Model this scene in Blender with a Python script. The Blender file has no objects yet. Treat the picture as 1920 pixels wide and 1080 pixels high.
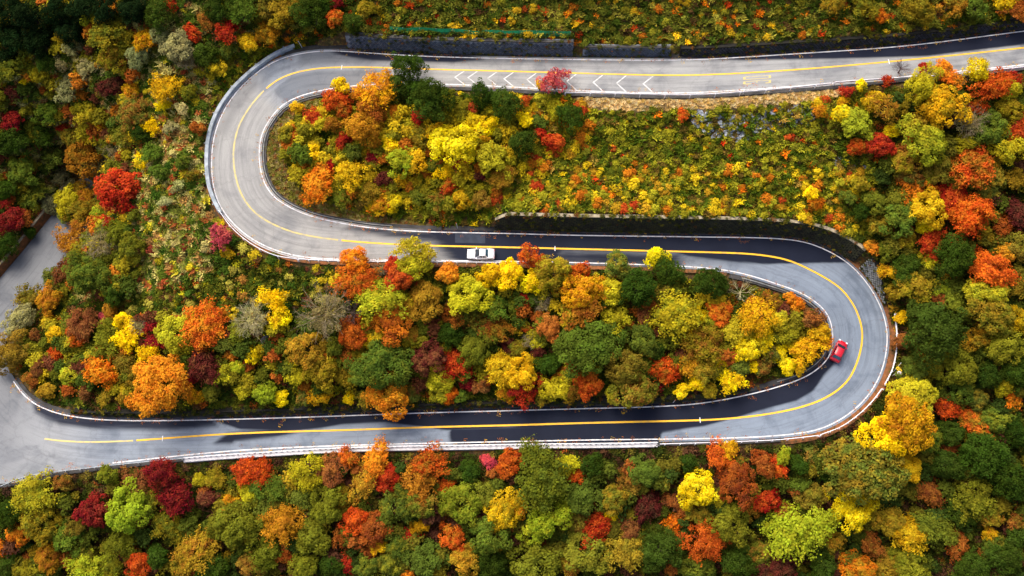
import bpy, math, random
import numpy as np
from mathutils import Vector

# ---------------------------------------------------------------- camera, sky, sun
SC = bpy.context.scene
COL = SC.collection
ALPHA = math.radians(20.0)      # mean slope of the hillside; the drone looks square onto it
K = 11.3                        # survey units (1/1920 of the picture width) per metre on the mean slope
DIST = 147.0
NRM = np.array([0.0, -math.sin(ALPHA), math.cos(ALPHA)])
UPV = np.array([0.0, math.cos(ALPHA), math.sin(ALPHA)])
CAMP = NRM * DIST
cam = bpy.data.cameras.new('camera')
cam.sensor_fit = 'HORIZONTAL'
cam.angle = 2 * math.atan(960 / K / DIST)
cam.clip_start = 1.0
cam.clip_end = 3000
camo = bpy.data.objects.new('camera', cam)
COL.objects.link(camo)
camo.location = CAMP
camo.rotation_euler = (ALPHA, 0, 0)
SC.camera = camo

SUN_EL = math.radians(52)
SUN_AZ = math.atan2(-0.55, 0.8)          # from the upper left of the picture, over the crest
world = bpy.data.worlds.new('World')
SC.world = world
world.use_nodes = True
wn = world.node_tree
wn.nodes.clear()
sky = wn.nodes.new('ShaderNodeTexSky')
sky.sky_type = 'NISHITA'
sky.sun_disc = False
sky.sun_elevation = SUN_EL
sky.sun_rotation = SUN_AZ
sky.air_density = 0.6
sky.dust_density = 6.0
sky.ozone_density = 0.6
bgn = wn.nodes.new('ShaderNodeBackground')
bgn.inputs['Strength'].default_value = 0.15
wo = wn.nodes.new('ShaderNodeOutputWorld')
wn.links.new(sky.outputs[0], bgn.inputs[0])
wn.links.new(bgn.outputs[0], wo.inputs[0])
sun = bpy.data.lights.new('sun', 'SUN')
sun.energy = 1.15
sun.angle = math.radians(44)
sun.color = (1.0, 0.94, 0.82)
suno = bpy.data.objects.new('sun', sun)
COL.objects.link(suno)
sdir = Vector((math.sin(SUN_AZ) * math.cos(SUN_EL), math.cos(SUN_AZ) * math.cos(SUN_EL), math.sin(SUN_EL)))
suno.rotation_euler = (-sdir).to_track_quat('-Z', 'Y').to_euler()
suno.location = sdir * 200
SC.view_settings.view_transform = 'Standard'
SC.view_settings.look = 'None'
SC.view_settings.exposure = 0.82
SC.view_settings.gamma = 1.0

random.seed(7)
RNG = np.random.default_rng(11)

# ---------------------------------------------------------------- helpers
def lin(r, g, b, a=1.0):
    f = lambda c: (c / 255 / 12.92) if c / 255 <= 0.04045 else ((c / 255 + 0.055) / 1.055) ** 2.4
    return (f(r), f(g), f(b), a)

def ray(px, py):
    return np.array([(px - 960) / K / DIST, 0, 0]) + UPV * ((540 - py) / K / DIST) - NRM

def at_z(px, py, z):
    d = ray(px, py)
    return CAMP + d * ((z - CAMP[2]) / d[2])

def to_survey(P):
    """world points (n,3) -> survey sheet coordinates"""
    q = np.asarray(P, float) - CAMP
    dep = -(q @ NRM)
    return np.stack([960 + q[:, 0] / dep * DIST * K, 540 - (q @ UPV) / dep * DIST * K], 1)

class MB:
    """collects polygons; build() links them as ONE mesh object"""
    def __init__(s):
        s.v = []; s.f = []; s.n = 0
    def add(s, V, F):
        V = np.asarray(V, float).reshape(-1, 3)
        s.v.append(V); s.f += [tuple(i + s.n for i in f) for f in F]; s.n += len(V)
    def box(s, c, size, ax=(1, 0, 0), up=(0, 0, 1), taper=1.0):
        c = np.asarray(c, float); ax = np.asarray(ax, float); ax = ax / np.linalg.norm(ax)
        up = np.asarray(up, float); sd = np.cross(up, ax); sd /= np.linalg.norm(sd); up = np.cross(ax, sd)
        a, b, h = [x / 2 for x in size]
        V = []
        for k in (-1, 1):
            t = 1.0 if k < 0 else taper
            for i, j in ((-1, -1), (1, -1), (1, 1), (-1, 1)):
                V.append(c + ax * a * i * t + sd * b * j * t + up * h * k)
        s.add(V, [(3, 2, 1, 0), (4, 5, 6, 7), (0, 1, 5, 4), (1, 2, 6, 5), (2, 3, 7, 6), (3, 0, 4, 7)])
    def tube(s, pts, rad, n=6, cap=True):
        pts = [np.asarray(p, float) for p in pts]
        V = []
        for i, p in enumerate(pts):
            d = pts[min(i + 1, len(pts) - 1)] - pts[max(i - 1, 0)]
            d = d / (np.linalg.norm(d) + 1e-9)
            a = np.cross(d, (0, 0, 1)) if abs(d[2]) < 0.9 else np.cross(d, (1, 0, 0))
            a /= np.linalg.norm(a); b = np.cross(d, a)
            for k in range(n):
                t = 2 * math.pi * k / n
                V.append(p + (a * math.cos(t) + b * math.sin(t)) * rad[i])
        F = []
        for i in range(len(pts) - 1):
            for k in range(n):
                F.append((i * n + k, i * n + (k + 1) % n, (i + 1) * n + (k + 1) % n, (i + 1) * n + k))
        if cap:
            F.append(tuple(range(n))[::-1]); F.append(tuple((len(pts) - 1) * n + k for k in range(n)))
        s.add(V, F)
    def strip(s, rows, close=False):
        """rows: list of equally long point lists, swept into quads"""
        R = np.asarray(rows, float); a, b = R.shape[:2]
        F = []
        for i in range(a - 1):
            for j in range(b if close else b - 1):
                j2 = (j + 1) % b
                F.append((i * b + j, i * b + j2, (i + 1) * b + j2, (i + 1) * b + j))
        if close:
            F.append(tuple(range(b))[::-1]); F.append(tuple((a - 1) * b + j for j in range(b)))
        s.add(R.reshape(-1, 3), F)
    def mesh(s, name, mat=None, smooth=False):
        me = bpy.data.meshes.new(name)
        V = np.concatenate(s.v) if s.v else np.zeros((0, 3))
        me.from_pydata(V.tolist(), [], s.f)
        if mat: me.materials.append(mat)
        if smooth: me.polygons.foreach_set('use_smooth', [True] * len(me.polygons))
        me.update()
        return me
    def build(s, name, mat=None, parent=None, smooth=False, loc=None):
        return link(name, s.mesh(name, mat, smooth), parent, loc)

def link(name, data, parent=None, loc=None):
    o = bpy.data.objects.new(name, data)
    COL.objects.link(o)
    if parent is not None: o.parent = parent
    if loc is not None: o.location = loc
    return o

def tag(o, label=None, cat=None, group=None, kind=None):
    if label: o['label'] = label
    if cat: o['category'] = cat
    if group: o['group'] = group
    if kind: o['kind'] = kind
    return o

def empty(name, loc, rz=0.0):
    o = bpy.data.objects.new(name, None)
    COL.objects.link(o)
    o.location = loc; o.rotation_euler = (0, 0, rz)
    o.empty_display_size = 0.3
    return o

def fast_quads(name, V, F, mat, attrs=None):
    me = bpy.data.meshes.new(name)
    n = len(F)
    me.vertices.add(len(V)); me.vertices.foreach_set('co', np.asarray(V, np.float32).ravel())
    me.loops.add(n * 4); me.loops.foreach_set('vertex_index', np.asarray(F, np.int32).ravel())
    me.polygons.add(n); me.polygons.foreach_set('loop_start', np.arange(0, n * 4, 4, dtype=np.int32))
    me.update(calc_edges=True)
    for k, (dom, typ, arr) in (attrs or {}).items():
        at = me.attributes.new(k, typ, dom)
        at.data.foreach_set('value' if typ == 'FLOAT' else 'color', np.asarray(arr, np.float32).ravel())
    if mat: me.materials.append(mat)
    return me

# ---------------------------------------------------------------- materials
def new_mat(name):
    m = bpy.data.materials.new(name); m.use_nodes = True
    nt = m.node_tree; nt.nodes.clear()
    out = nt.nodes.new('ShaderNodeOutputMaterial')
    return m, nt, out

def N(nt, typ, **kw):
    n = nt.nodes.new(typ)
    for k, v in kw.items():
        if k == 'op': n.operation = v
        elif k == 'ins':
            for a, b in v.items(): n.inputs[a].default_value = b
        else: setattr(n, k, v)
    return n

def ramp(nt, stops):
    r = nt.nodes.new('ShaderNodeValToRGB')
    el = r.color_ramp.elements
    while len(el) < len(stops): el.new(0.5)
    for e, (p, c) in zip(el, stops): e.position = p; e.color = c
    return r

def mixc(nt, fac, a, b, bt='MIX'):
    m = nt.nodes.new('ShaderNodeMix'); m.data_type = 'RGBA'; m.blend_type = bt
    for sock, val in ((m.inputs[0], fac), (m.inputs[6], a), (m.inputs[7], b)):
        if hasattr(val, 'is_linked'): nt.links.new(val, sock)
        else: sock.default_value = val
    return m.outputs[2]

def noise_fac(nt, scale, detail=4, vec=None, rough=0.55, dist=0.0):
    n = nt.nodes.new('ShaderNodeTexNoise')
    n.inputs['Scale'].default_value = scale; n.inputs['Detail'].default_value = detail
    n.inputs['Roughness'].default_value = rough; n.inputs['Distortion'].default_value = dist
    if vec is None:
        vec = nt.nodes.new('ShaderNodeTexCoord').outputs['Object']
    nt.links.new(vec, n.inputs['Vector'])
    return n.outputs[0]

def plain(name, c1, c2=None, scale=2.0, rough=0.8, metal=0.0, bump=0.0, coat=0.0, detail=5):
    m, nt, out = new_mat(name)
    p = nt.nodes.new('ShaderNodeBsdfPrincipled')
    p.inputs['Roughness'].default_value = rough; p.inputs['Metallic'].default_value = metal
    if 'Coat Weight' in p.inputs: p.inputs['Coat Weight'].default_value = coat
    c2 = c2 or tuple(x * 0.75 for x in c1[:3]) + (1,)
    f = noise_fac(nt, scale, detail)
    r = ramp(nt, [(0.35, c2), (0.65, c1)])
    nt.links.new(f, r.inputs[0]); nt.links.new(r.outputs[0], p.inputs['Base Color'])
    if bump:
        b = nt.nodes.new('ShaderNodeBump'); b.inputs['Strength'].default_value = bump
        b.inputs['Distance'].default_value = 0.05
        nt.links.new(noise_fac(nt, scale * 6, 3), b.inputs['Height']); nt.links.new(b.outputs[0], p.inputs['Normal'])
    nt.links.new(p.outputs[0], out.inputs[0])
    return m

def leaf_material(name, instancer=False, transl=0.22):
    m, nt, out = new_mat(name)
    if instancer:
        a = N(nt, 'ShaderNodeAttribute', attribute_type='INSTANCER', attribute_name='col')
        base, alpha = a.outputs['Color'], a.outputs['Alpha']
        alpha = None
    else:
        oi = nt.nodes.new('ShaderNodeObjectInfo')
        base, alpha = oi.outputs['Color'], oi.outputs['Alpha']
    t = N(nt, 'ShaderNodeAttribute', attribute_type='GEOMETRY', attribute_name='tint')
    ts = t.outputs['Fac']
    hs = nt.nodes.new('ShaderNodeHueSaturation')
    hs.inputs['Saturation'].default_value = 1.0
    mr = N(nt, 'ShaderNodeMapRange', ins={1: 0.0, 2: 1.0, 3: 0.487, 4: 0.514})
    nt.links.new(ts, mr.inputs[0]); nt.links.new(mr.outputs[0], hs.inputs['Hue'])
    mv = N(nt, 'ShaderNodeMapRange', ins={1: 0.0, 2: 1.0, 3: 0.55, 4: 1.4})
    nt.links.new(ts, mv.inputs[0]); nt.links.new(mv.outputs[0], hs.inputs['Value'])
    if alpha is not None:
        # part of the crown still green
        f = noise_fac(nt, 0.8, 3)
        mm = N(nt, 'ShaderNodeMath', op='SUBTRACT'); nt.links.new(alpha, mm.inputs[0]); nt.links.new(f, mm.inputs[1])
        ms = N(nt, 'ShaderNodeMapRange', ins={1: -0.12, 2: 0.12, 3: 0.0, 4: 0.85})
        nt.links.new(mm.outputs[0], ms.inputs[0])
        l2 = N(nt, 'ShaderNodeAttribute', attribute_type='OBJECT', attribute_name='leaf2')
        base = mixc(nt, ms.outputs[0], base, l2.outputs['Color'])
    nt.links.new(base, hs.inputs['Color'])
    d = nt.nodes.new('ShaderNodeBsdfDiffuse'); tr = nt.nodes.new('ShaderNodeBsdfTranslucent')
    nt.links.new(hs.outputs[0], d.inputs[0]); nt.links.new(hs.outputs[0], tr.inputs[0])
    mx = nt.nodes.new('ShaderNodeMixShader'); mx.inputs[0].default_value = transl
    nt.links.new(d.outputs[0], mx.inputs[1]); nt.links.new(tr.outputs[0], mx.inputs[2])
    nt.links.new(mx.outputs[0], out.inputs[0])
    return m

M_LEAF = leaf_material('autumn_leaves')
M_TUFT = leaf_material('undergrowth_leaves', True, 0.15)
M_BARK = plain('bark', lin(92, 78, 62), lin(55, 45, 36), 6, 0.95, bump=0.4)
M_TWIG = plain('grey_twigs', lin(168, 152, 116), lin(116, 102, 74), 1.2, 0.95)
M_TWIGW = plain('pale_twigs', lin(204, 194, 150), lin(150, 140, 96), 1.2, 0.95)
M_TWIGN = plain('purple_twigs', lin(110, 88, 84), lin(72, 54, 52), 1.2, 0.95)
M_CONC = plain('weathered_concrete', lin(150, 152, 150), lin(104, 106, 102), 0.8, 0.9, bump=0.3)
M_CONCB = plain('bluish_concrete', lin(176, 186, 192), lin(132, 142, 148), 0.9, 0.85, bump=0.3)
M_COPING = plain('pale_coping', lin(176, 164, 136), lin(112, 100, 76), 1.2, 0.9, bump=0.3)
M_WHITEC = plain('white_concrete', lin(214, 212, 214), lin(182, 180, 180), 1.5, 0.8, bump=0.15)
M_STONE = plain('slate_blocks', lin(88, 98, 112), lin(56, 62, 72), 1.6, 0.85, bump=0.4)
M_JOINT = plain('pale_mortar', lin(140, 146, 152), lin(96, 100, 106), 1.5, 0.95)
M_MOSS = plain('mossy_blocks', lin(62, 62, 34), lin(34, 32, 22), 0.9, 0.95, bump=0.5)
M_MOSSJ = plain('mossy_joints', lin(34, 32, 22), lin(20, 19, 14), 1.5, 0.95)
M_GUT = plain('wet_gutter', lin(66, 64, 62), lin(34, 33, 32), 0.7, 0.75, bump=0.3)
M_LITTER = plain('leaf_litter', lin(150, 92, 50), lin(88, 66, 36), 1.6, 0.95, bump=0.6)
M_WHITE = plain('white_paint', lin(244, 244, 246), lin(222, 222, 226), 0.9, 0.6)
M_RAILW = plain('white_enamel', lin(246, 246, 250), lin(226, 226, 232), 1.0, 0.4)
M_STEEL = plain('galvanised_steel', lin(170, 178, 184), lin(130, 138, 146), 1.0, 0.45, metal=0.5)
M_GREEN = plain('green_netting', lin(14, 150, 90), lin(8, 120, 70), 1.5, 0.7)
M_ROCK = plain('pale_rock', lin(178, 184, 190), lin(96, 102, 108), 1.3, 0.9, bump=0.6)
M_DROCK = plain('dark_rock', lin(60, 62, 70), lin(28, 28, 32), 0.8, 0.7, bump=0.6)

def paint_material(name, c, worn):
    m, nt, out = new_mat(name)
    p = nt.nodes.new('ShaderNodeBsdfPrincipled'); p.inputs['Roughness'].default_value = 0.6
    f = noise_fac(nt, 1.3, 6)
    r = ramp(nt, [(0.36, worn), (0.5, c)])
    nt.links.new(f, r.inputs[0]); nt.links.new(r.outputs[0], p.inputs['Base Color'])
    nt.links.new(p.outputs[0], out.inputs[0])
    return m
M_YELLOW = paint_material('yellow_road_paint', lin(250, 190, 30), lin(222, 172, 66))
M_YWORN = paint_material('worn_yellow_road_paint', lin(206, 186, 112), lin(172, 164, 134))
M_WLINE = paint_material('white_road_paint', lin(226, 226, 228), lin(186, 186, 186))

M_WORNW = paint_material('worn_white_road_paint', lin(208, 208, 206), lin(168, 168, 166))
def road_material():
    m, nt, out = new_mat('drying_asphalt')
    p = nt.nodes.new('ShaderNodeBsdfPrincipled')
    wet = N(nt, 'ShaderNodeAttribute', attribute_name='wet').outputs['Fac']
    cool = N(nt, 'ShaderNodeAttribute', attribute_name='cool').outputs['Fac']
    along = N(nt, 'ShaderNodeAttribute', attribute_name='lane').outputs['Vector']
    dry = mixc(nt, cool, lin(164, 162, 156), lin(128, 140, 154))
    # tyre streaks run along the lanes
    mp = N(nt, 'ShaderNodeMapping'); mp.inputs['Scale'].default_value = (0.09, 1.5, 1.0)
    nt.links.new(along, mp.inputs[0])
    st = noise_fac(nt, 1.0, 6, mp.outputs[0], 0.65)
    sr = ramp(nt, [(0.3, (0.72, 0.72, 0.73, 1)), (0.55, (1, 1, 1, 1)), (0.75, (1.1, 1.1, 1.08, 1))])
    nt.links.new(st, sr.inputs[0])
    dry = mixc(nt, 1.0, dry, sr.outputs[0], 'MULTIPLY')
    bl = noise_fac(nt, 0.16, 5, None, 0.6, 0.4)
    br = ramp(nt, [(0.34, (0.58, 0.6, 0.64, 1)), (0.5, (1, 1, 1, 1)), (0.68, (1.12, 1.12, 1.1, 1))])
    nt.links.new(bl, br.inputs[0])
    dry = mixc(nt, 0.8, dry, br.outputs[0], 'MULTIPLY')
    fine = noise_fac(nt, 14, 2)
    fr = ramp(nt, [(0.3, (0.86, 0.86, 0.86, 1)), (0.7, (1.08, 1.08, 1.08, 1))])
    nt.links.new(fine, fr.inputs[0])
    dry = mixc(nt, 1.0, dry, fr.outputs[0], 'MULTIPLY')
    vo = N(nt, 'ShaderNodeTexVoronoi', feature='DISTANCE_TO_EDGE', ins={'Scale': 0.16})
    wv = nt.nodes.new('ShaderNodeTexNoise'); wv.inputs['Scale'].default_value = 0.6; wv.inputs['Detail'].default_value = 4
    tcv = nt.nodes.new('ShaderNodeTexCoord').outputs['Object']; nt.links.new(tcv, wv.inputs['Vector'])
    va = N(nt, 'ShaderNodeVectorMath', op='MULTIPLY_ADD'); nt.links.new(wv.outputs[1], va.inputs[0]); va.inputs[1].default_value = (2.5, 2.5, 2.5); nt.links.new(tcv, va.inputs[2])
    nt.links.new(va.outputs[0], vo.inputs['Vector'])
    cr = ramp(nt, [(0.0, (0.72, 0.72, 0.73, 1)), (0.012, (0.8, 0.8, 0.8, 1)), (0.022, (1, 1, 1, 1))])
    nt.links.new(vo.outputs['Distance'], cr.inputs[0])
    dry = mixc(nt, 0.35, dry, cr.outputs[0], 'MULTIPLY')
    wetc = mixc(nt, noise_fac(nt, 0.35, 4), lin(20, 24, 38), lin(32, 38, 54))
    # ragged drying edge
    nn = N(nt, 'ShaderNodeMath', op='MULTIPLY_ADD'); nt.links.new(st, nn.inputs[0])
    nn.inputs[1].default_value = 0.5; nn.inputs[2].default_value = -0.25
    ad = N(nt, 'ShaderNodeMath', op='ADD'); nt.links.new(wet, ad.inputs[0]); nt.links.new(nn.outputs[0], ad.inputs[1])
    mr = N(nt, 'ShaderNodeMapRange', ins={1: 0.08, 2: 0.68, 3: 0.0, 4: 1.0}); mr.interpolation_type = 'SMOOTHSTEP'
    nt.links.new(ad.outputs[0], mr.inputs[0])
    nt.links.new(mixc(nt, mr.outputs[0], dry, wetc), p.inputs['Base Color'])
    rr = N(nt, 'ShaderNodeMapRange', ins={1: 0.0, 2: 1.0, 3: 0.9, 4: 0.7})
    nt.links.new(mr.outputs[0], rr.inputs[0]); nt.links.new(rr.outputs[0], p.inputs['Roughness'])
    p.inputs['Specular IOR Level'].default_value = 0.12
    b = nt.nodes.new('ShaderNodeBump'); b.inputs['Strength'].default_value = 0.15; b.inputs['Distance'].default_value = 0.02
    nt.links.new(fine, b.inputs['Height']); nt.links.new(b.outputs[0], p.inputs['Normal'])
    nt.links.new(p.outputs[0], out.inputs[0])
    return m
M_ROAD = road_material()

def ground_material():
    m, nt, out = new_mat('forest_floor')
    p = nt.nodes.new('ShaderNodeBsdfPrincipled'); p.inputs['Roughness'].default_value = 1.0
    a = ramp(nt, [(0.3, lin(44, 38, 22)), (0.45, lin(70, 62, 28)), (0.6, lin(84, 58, 38)), (0.72, lin(86, 84, 34))])
    nt.links.new(noise_fac(nt, 0.5, 8, None, 0.7), a.inputs[0])
    v = N(nt, 'ShaderNodeTexVoronoi', ins={'Scale': 3.2})
    nt.links.new(nt.nodes.new('ShaderNodeTexCoord').outputs['Object'], v.inputs['Vector'])
    c = ramp(nt, [(0.0, lin(150, 96, 30)), (0.3, lin(82, 86, 24)), (0.6, lin(120, 70, 34)), (0.9, lin(150, 132, 60))])
    sep = nt.nodes.new('ShaderNodeSeparateColor'); nt.links.new(v.outputs['Color'], sep.inputs[0])
    nt.links.new(sep.outputs[0], c.inputs[0])
    f2 = ramp(nt, [(0.45, (0, 0, 0, 1)), (0.62, (0.8, 0.8, 0.8, 1))])
    nt.links.new(noise_fac(nt, 1.7, 5), f2.inputs[0])
    dr = N(nt, 'ShaderNodeAttribute', attribute_name='dry').outputs['Fac']
    st = ramp(nt, [(0.3, lin(206, 166, 104)), (0.6, lin(232, 196, 132)), (.75, lin(238, 212, 154))])
    nt.links.new(noise_fac(nt, 2.5, 6), st.inputs[0])
    nt.links.new(mixc(nt, dr, mixc(nt, f2.outputs[0], a.outputs[0], c.outputs[0]), st.outputs[0]), p.inputs['Base Color'])
    b = nt.nodes.new('ShaderNodeBump'); b.inputs['Strength'].default_value = 0.8; b.inputs['Distance'].default_value = 0.2
    nt.links.new(noise_fac(nt, 2.2, 6), b.inputs['Height']); nt.links.new(b.outputs[0], p.inputs['Normal'])
    nt.links.new(p.outputs[0], out.inputs[0])
    return m
M_GROUND = ground_material()

# ---------------------------------------------------------------- the road: surveyed stations (edge line A, centre, edge line B)
ST = [
 (2330, 12, 2330, 40, 2330, 70), (2150, 32, 2150, 62, 2150, 92), (1920, 58, 1920, 90, 1920, 122), (1700, 87, 1700, 113, 1700, 143),
 (1520, 99, 1520, 129, 1520, 160), (1400, 107, 1400, 137, 1400, 168), (1280, 113, 1280, 142, 1280, 175), (1100, 112, 1100, 138, 1100, 171),
 (960, 110, 960, 134, 960, 163), (800, 106, 800, 130, 800, 157), (700, 100, 700, 126.5, 700, 158), (655, 97, 650, 126.5, 645, 163), (598, 95.5, 600, 128, 600, 170),
 (528, 109, 545, 139, 557, 182), (480, 137, 506, 160, 527, 199), (434, 183, 463, 207, 504, 226), (405, 240, 443, 249, 489, 257),
 (396, 300, 437, 300, 486, 299), (402, 360, 447, 352, 493, 337), (418, 395, 463, 382, 511, 367), (443, 425, 484, 404, 535, 384),
 (478, 452, 514, 422, 560, 397), (524, 472, 553, 437, 592, 408), (575, 483, 600, 446, 632, 417), (650, 487, 670, 454, 690, 427),
 (780, 488, 780, 460, 780, 434), (880, 489, 880, 462.5, 880, 436.5), (960, 490, 960, 464, 960, 438), (1060, 492, 1060, 466.6, 1060, 441),
 (1200, 496, 1200, 470, 1200, 443), (1310, 501, 1320, 473, 1325, 444.5), (1370, 508, 1385, 475, 1398, 445.5), (1415, 519, 1432, 479, 1450, 447),
 (1449, 530, 1478, 488, 1506, 453), (1482, 541, 1515, 504, 1545, 467), (1511, 554, 1547, 521, 1580, 486), (1534, 570, 1574, 539, 1609, 511),
 (1549, 586, 1594, 562, 1632, 540), (1556, 600, 1607, 586, 1650, 573), (1560.5, 618, 1615, 612, 1661, 607), (1561.5, 635, 1616.5, 634, 1663.5, 634),
 (1560, 652, 1613, 660, 1661, 664), (1554.5, 668, 1604, 687, 1652, 699), (1543, 683, 1593, 709, 1634, 733), (1526, 697, 1574, 729, 1610, 761),
 (1507, 708, 1548, 746, 1574, 788), (1482, 718, 1517, 759, 1536, 805), (1460, 725, 1480, 769, 1496, 813), (1425, 735, 1430, 778, 1435, 818.5),
 (1355, 750, 1357, 786, 1360, 821.6), (1280, 760.5, 1280, 789, 1280, 823), (1100, 766, 1100, 793, 1100, 825), (960, 770, 960, 797.5, 960, 828),
 (800, 774, 800, 801, 800, 831), (640, 780, 640, 807, 640, 835.5), (480, 785, 480, 811, 480, 842), (360, 788, 360, 818, 360, 852), (250, 789, 250, 826.5, 250, 864),
 (175, 786, 170, 829, 165, 873), (110, 776, 105, 826, 100, 882), (66, 758, 50, 816, 35, 900), (42, 738, 2, 798, -40, 900),
 (24, 713, -28, 762, -95, 850), (10, 690, -46, 722, -120, 775), (4, 660, -46, 678, -112, 700), (10, 630, -34, 625, -84, 628), (30, 600, 2, 580, -34, 570),
 (58, 568, 30, 546, 0, 527), (88, 530, 60, 509, 33, 488), (114, 494, 88, 473, 62, 453), (138, 458, 113, 440, 87, 422), (164, 418, 140, 401, 117, 384),
 (202, 360, 180, 345, 158, 330)]
# index of station -> altitude (m)
ZK = {0: 18.5, 2: 15.0, 6: 12.6, 9: 10.6, 12: 9.3, 17: 6.3, 22: 4.0, 25: 3.2, 29: 1.8, 33: 0.3, 40: -2.4, 45: -4.2, 49: -5.6, 55: -8.8, 59: -10.4, 63: -12.2, 66: -13.6, 70: -16.2, 72: -17.5}
zs = np.interp(np.arange(len(ST)), list(ZK.keys()), list(ZK.values()))
kern = np.array([1, 2, 3, 2, 1.]) / 9
zs = np.convolve(np.pad(zs, 2, mode='edge'), kern, 'valid')
PA = np.array([at_z(s[0], s[1], z) for s, z in zip(ST, zs)])
PC = np.array([at_z(s[2], s[3], z) for s, z in zip(ST, zs)])
PB = np.array([at_z(s[4], s[5], z) for s, z in zip(ST, zs)])

def spline(P, sub=10):
    """centripetal Catmull-Rom through P"""
    Q = np.vstack([2 * P[0] - P[1], P, 2 * P[-1] - P[-2]])
    out = []
    for i in range(1, len(Q) - 2):
        p0, p1, p2, p3 = Q[i - 1:i + 3]
        t0 = 0; t1 = t0 + np.linalg.norm(p1 - p0) ** .5; t2 = t1 + np.linalg.norm(p2 - p1) ** .5; t3 = t2 + np.linalg.norm(p3 - p2) ** .5
        for k in range(sub):
            t = t1 + (t2 - t1) * k / sub
            a1 = (t1 - t) / (t1 - t0) * p0 + (t - t0) / (t1 - t0) * p1
            a2 = (t2 - t) / (t2 - t1) * p1 + (t - t1) / (t2 - t1) * p2
            a3 = (t3 - t) / (t3 - t2) * p2 + (t - t2) / (t3 - t2) * p3
            b1 = (t2 - t) / (t2 - t0) * a1 + (t - t0) / (t2 - t0) * a2
            b2 = (t3 - t) / (t3 - t1) * a2 + (t - t1) / (t3 - t1) * a3
            out.append((t2 - t) / (t2 - t1) * b1 + (t - t1) / (t2 - t1) * b2)
    out.append(Q[-2])
    return np.array(out)

SUB = 16
LA, LC, LB = spline(PA, SUB), spline(PC, SUB), spline(PB, SUB)
g = np.exp(-0.5 * (np.arange(-14, 15) / 5.5) ** 2); g /= g.sum()
def smooth(L):
    return np.stack([np.convolve(np.pad(L[:, k], 14, mode='reflect', reflect_type='odd'), g, 'valid') for k in range(3)], 1)
LA, LC, LB = smooth(LA), smooth(LC), smooth(LB)
# resample all three evenly on the centre line's length
seg = np.concatenate([[0], np.cumsum(np.linalg.norm(np.diff(LC, axis=0), axis=1))])
NS = int(seg[-1] / 0.55)
ss = np.linspace(0, seg[-1], NS)
rs = lambda L: np.stack([np.interp(ss, seg, L[:, k]) for k in range(3)], 1)
STI = np.interp(ss, seg, np.arange(len(seg)) / SUB)            # station index at each sample
LA, LC, LB = rs(LA), rs(LC), rs(LB)
zc = (LA[:, 2] + LB[:, 2]) / 2
for L in (LA, LC, LB): L[:, 2] = zc
def out_dir(E):
    d = E - LC; d[:, 2] = 0
    return d / np.linalg.norm(d, axis=1)[:, None]
OA, OB = out_dir(LA), out_dir(LB)
def i_of(st): return int(np.clip(np.searchsorted(STI, st), 0, NS - 1))

# ---------------------------------------------------------------- terrain
GX0, GX1, GY0, GY1, GS = -165.0, 165.0, -95.0, 135.0, 0.75
gx = np.arange(GX0, GX1 + 1e-6, GS); gy = np.arange(GY0, GY1 + 1e-6, GS)
NXg, NYg = len(gx), len(gy)
XX, YY = np.meshgrid(gx, gy)
def sstep(a, b, x):
    t = np.clip((x - a) / (b - a), 0, 1); return t * t * (3 - 2 * t)
def natural(x, y):
    z = y * math.tan(ALPHA)
    z = z - 15 * sstep(-52, -125, x) * 1.0
    z = z + 3.0 * sstep(60, 130, x)
    z = z + 0.7 * np.sin(x * 0.11 + y * 0.05) + 0.6 * np.sin(y * 0.17 - x * 0.06 + 1.3) + 0.35 * np.sin(x * 0.37 + 2) * np.sin(y * 0.31)
    return z
NAT = natural(XX, YY)
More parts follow.
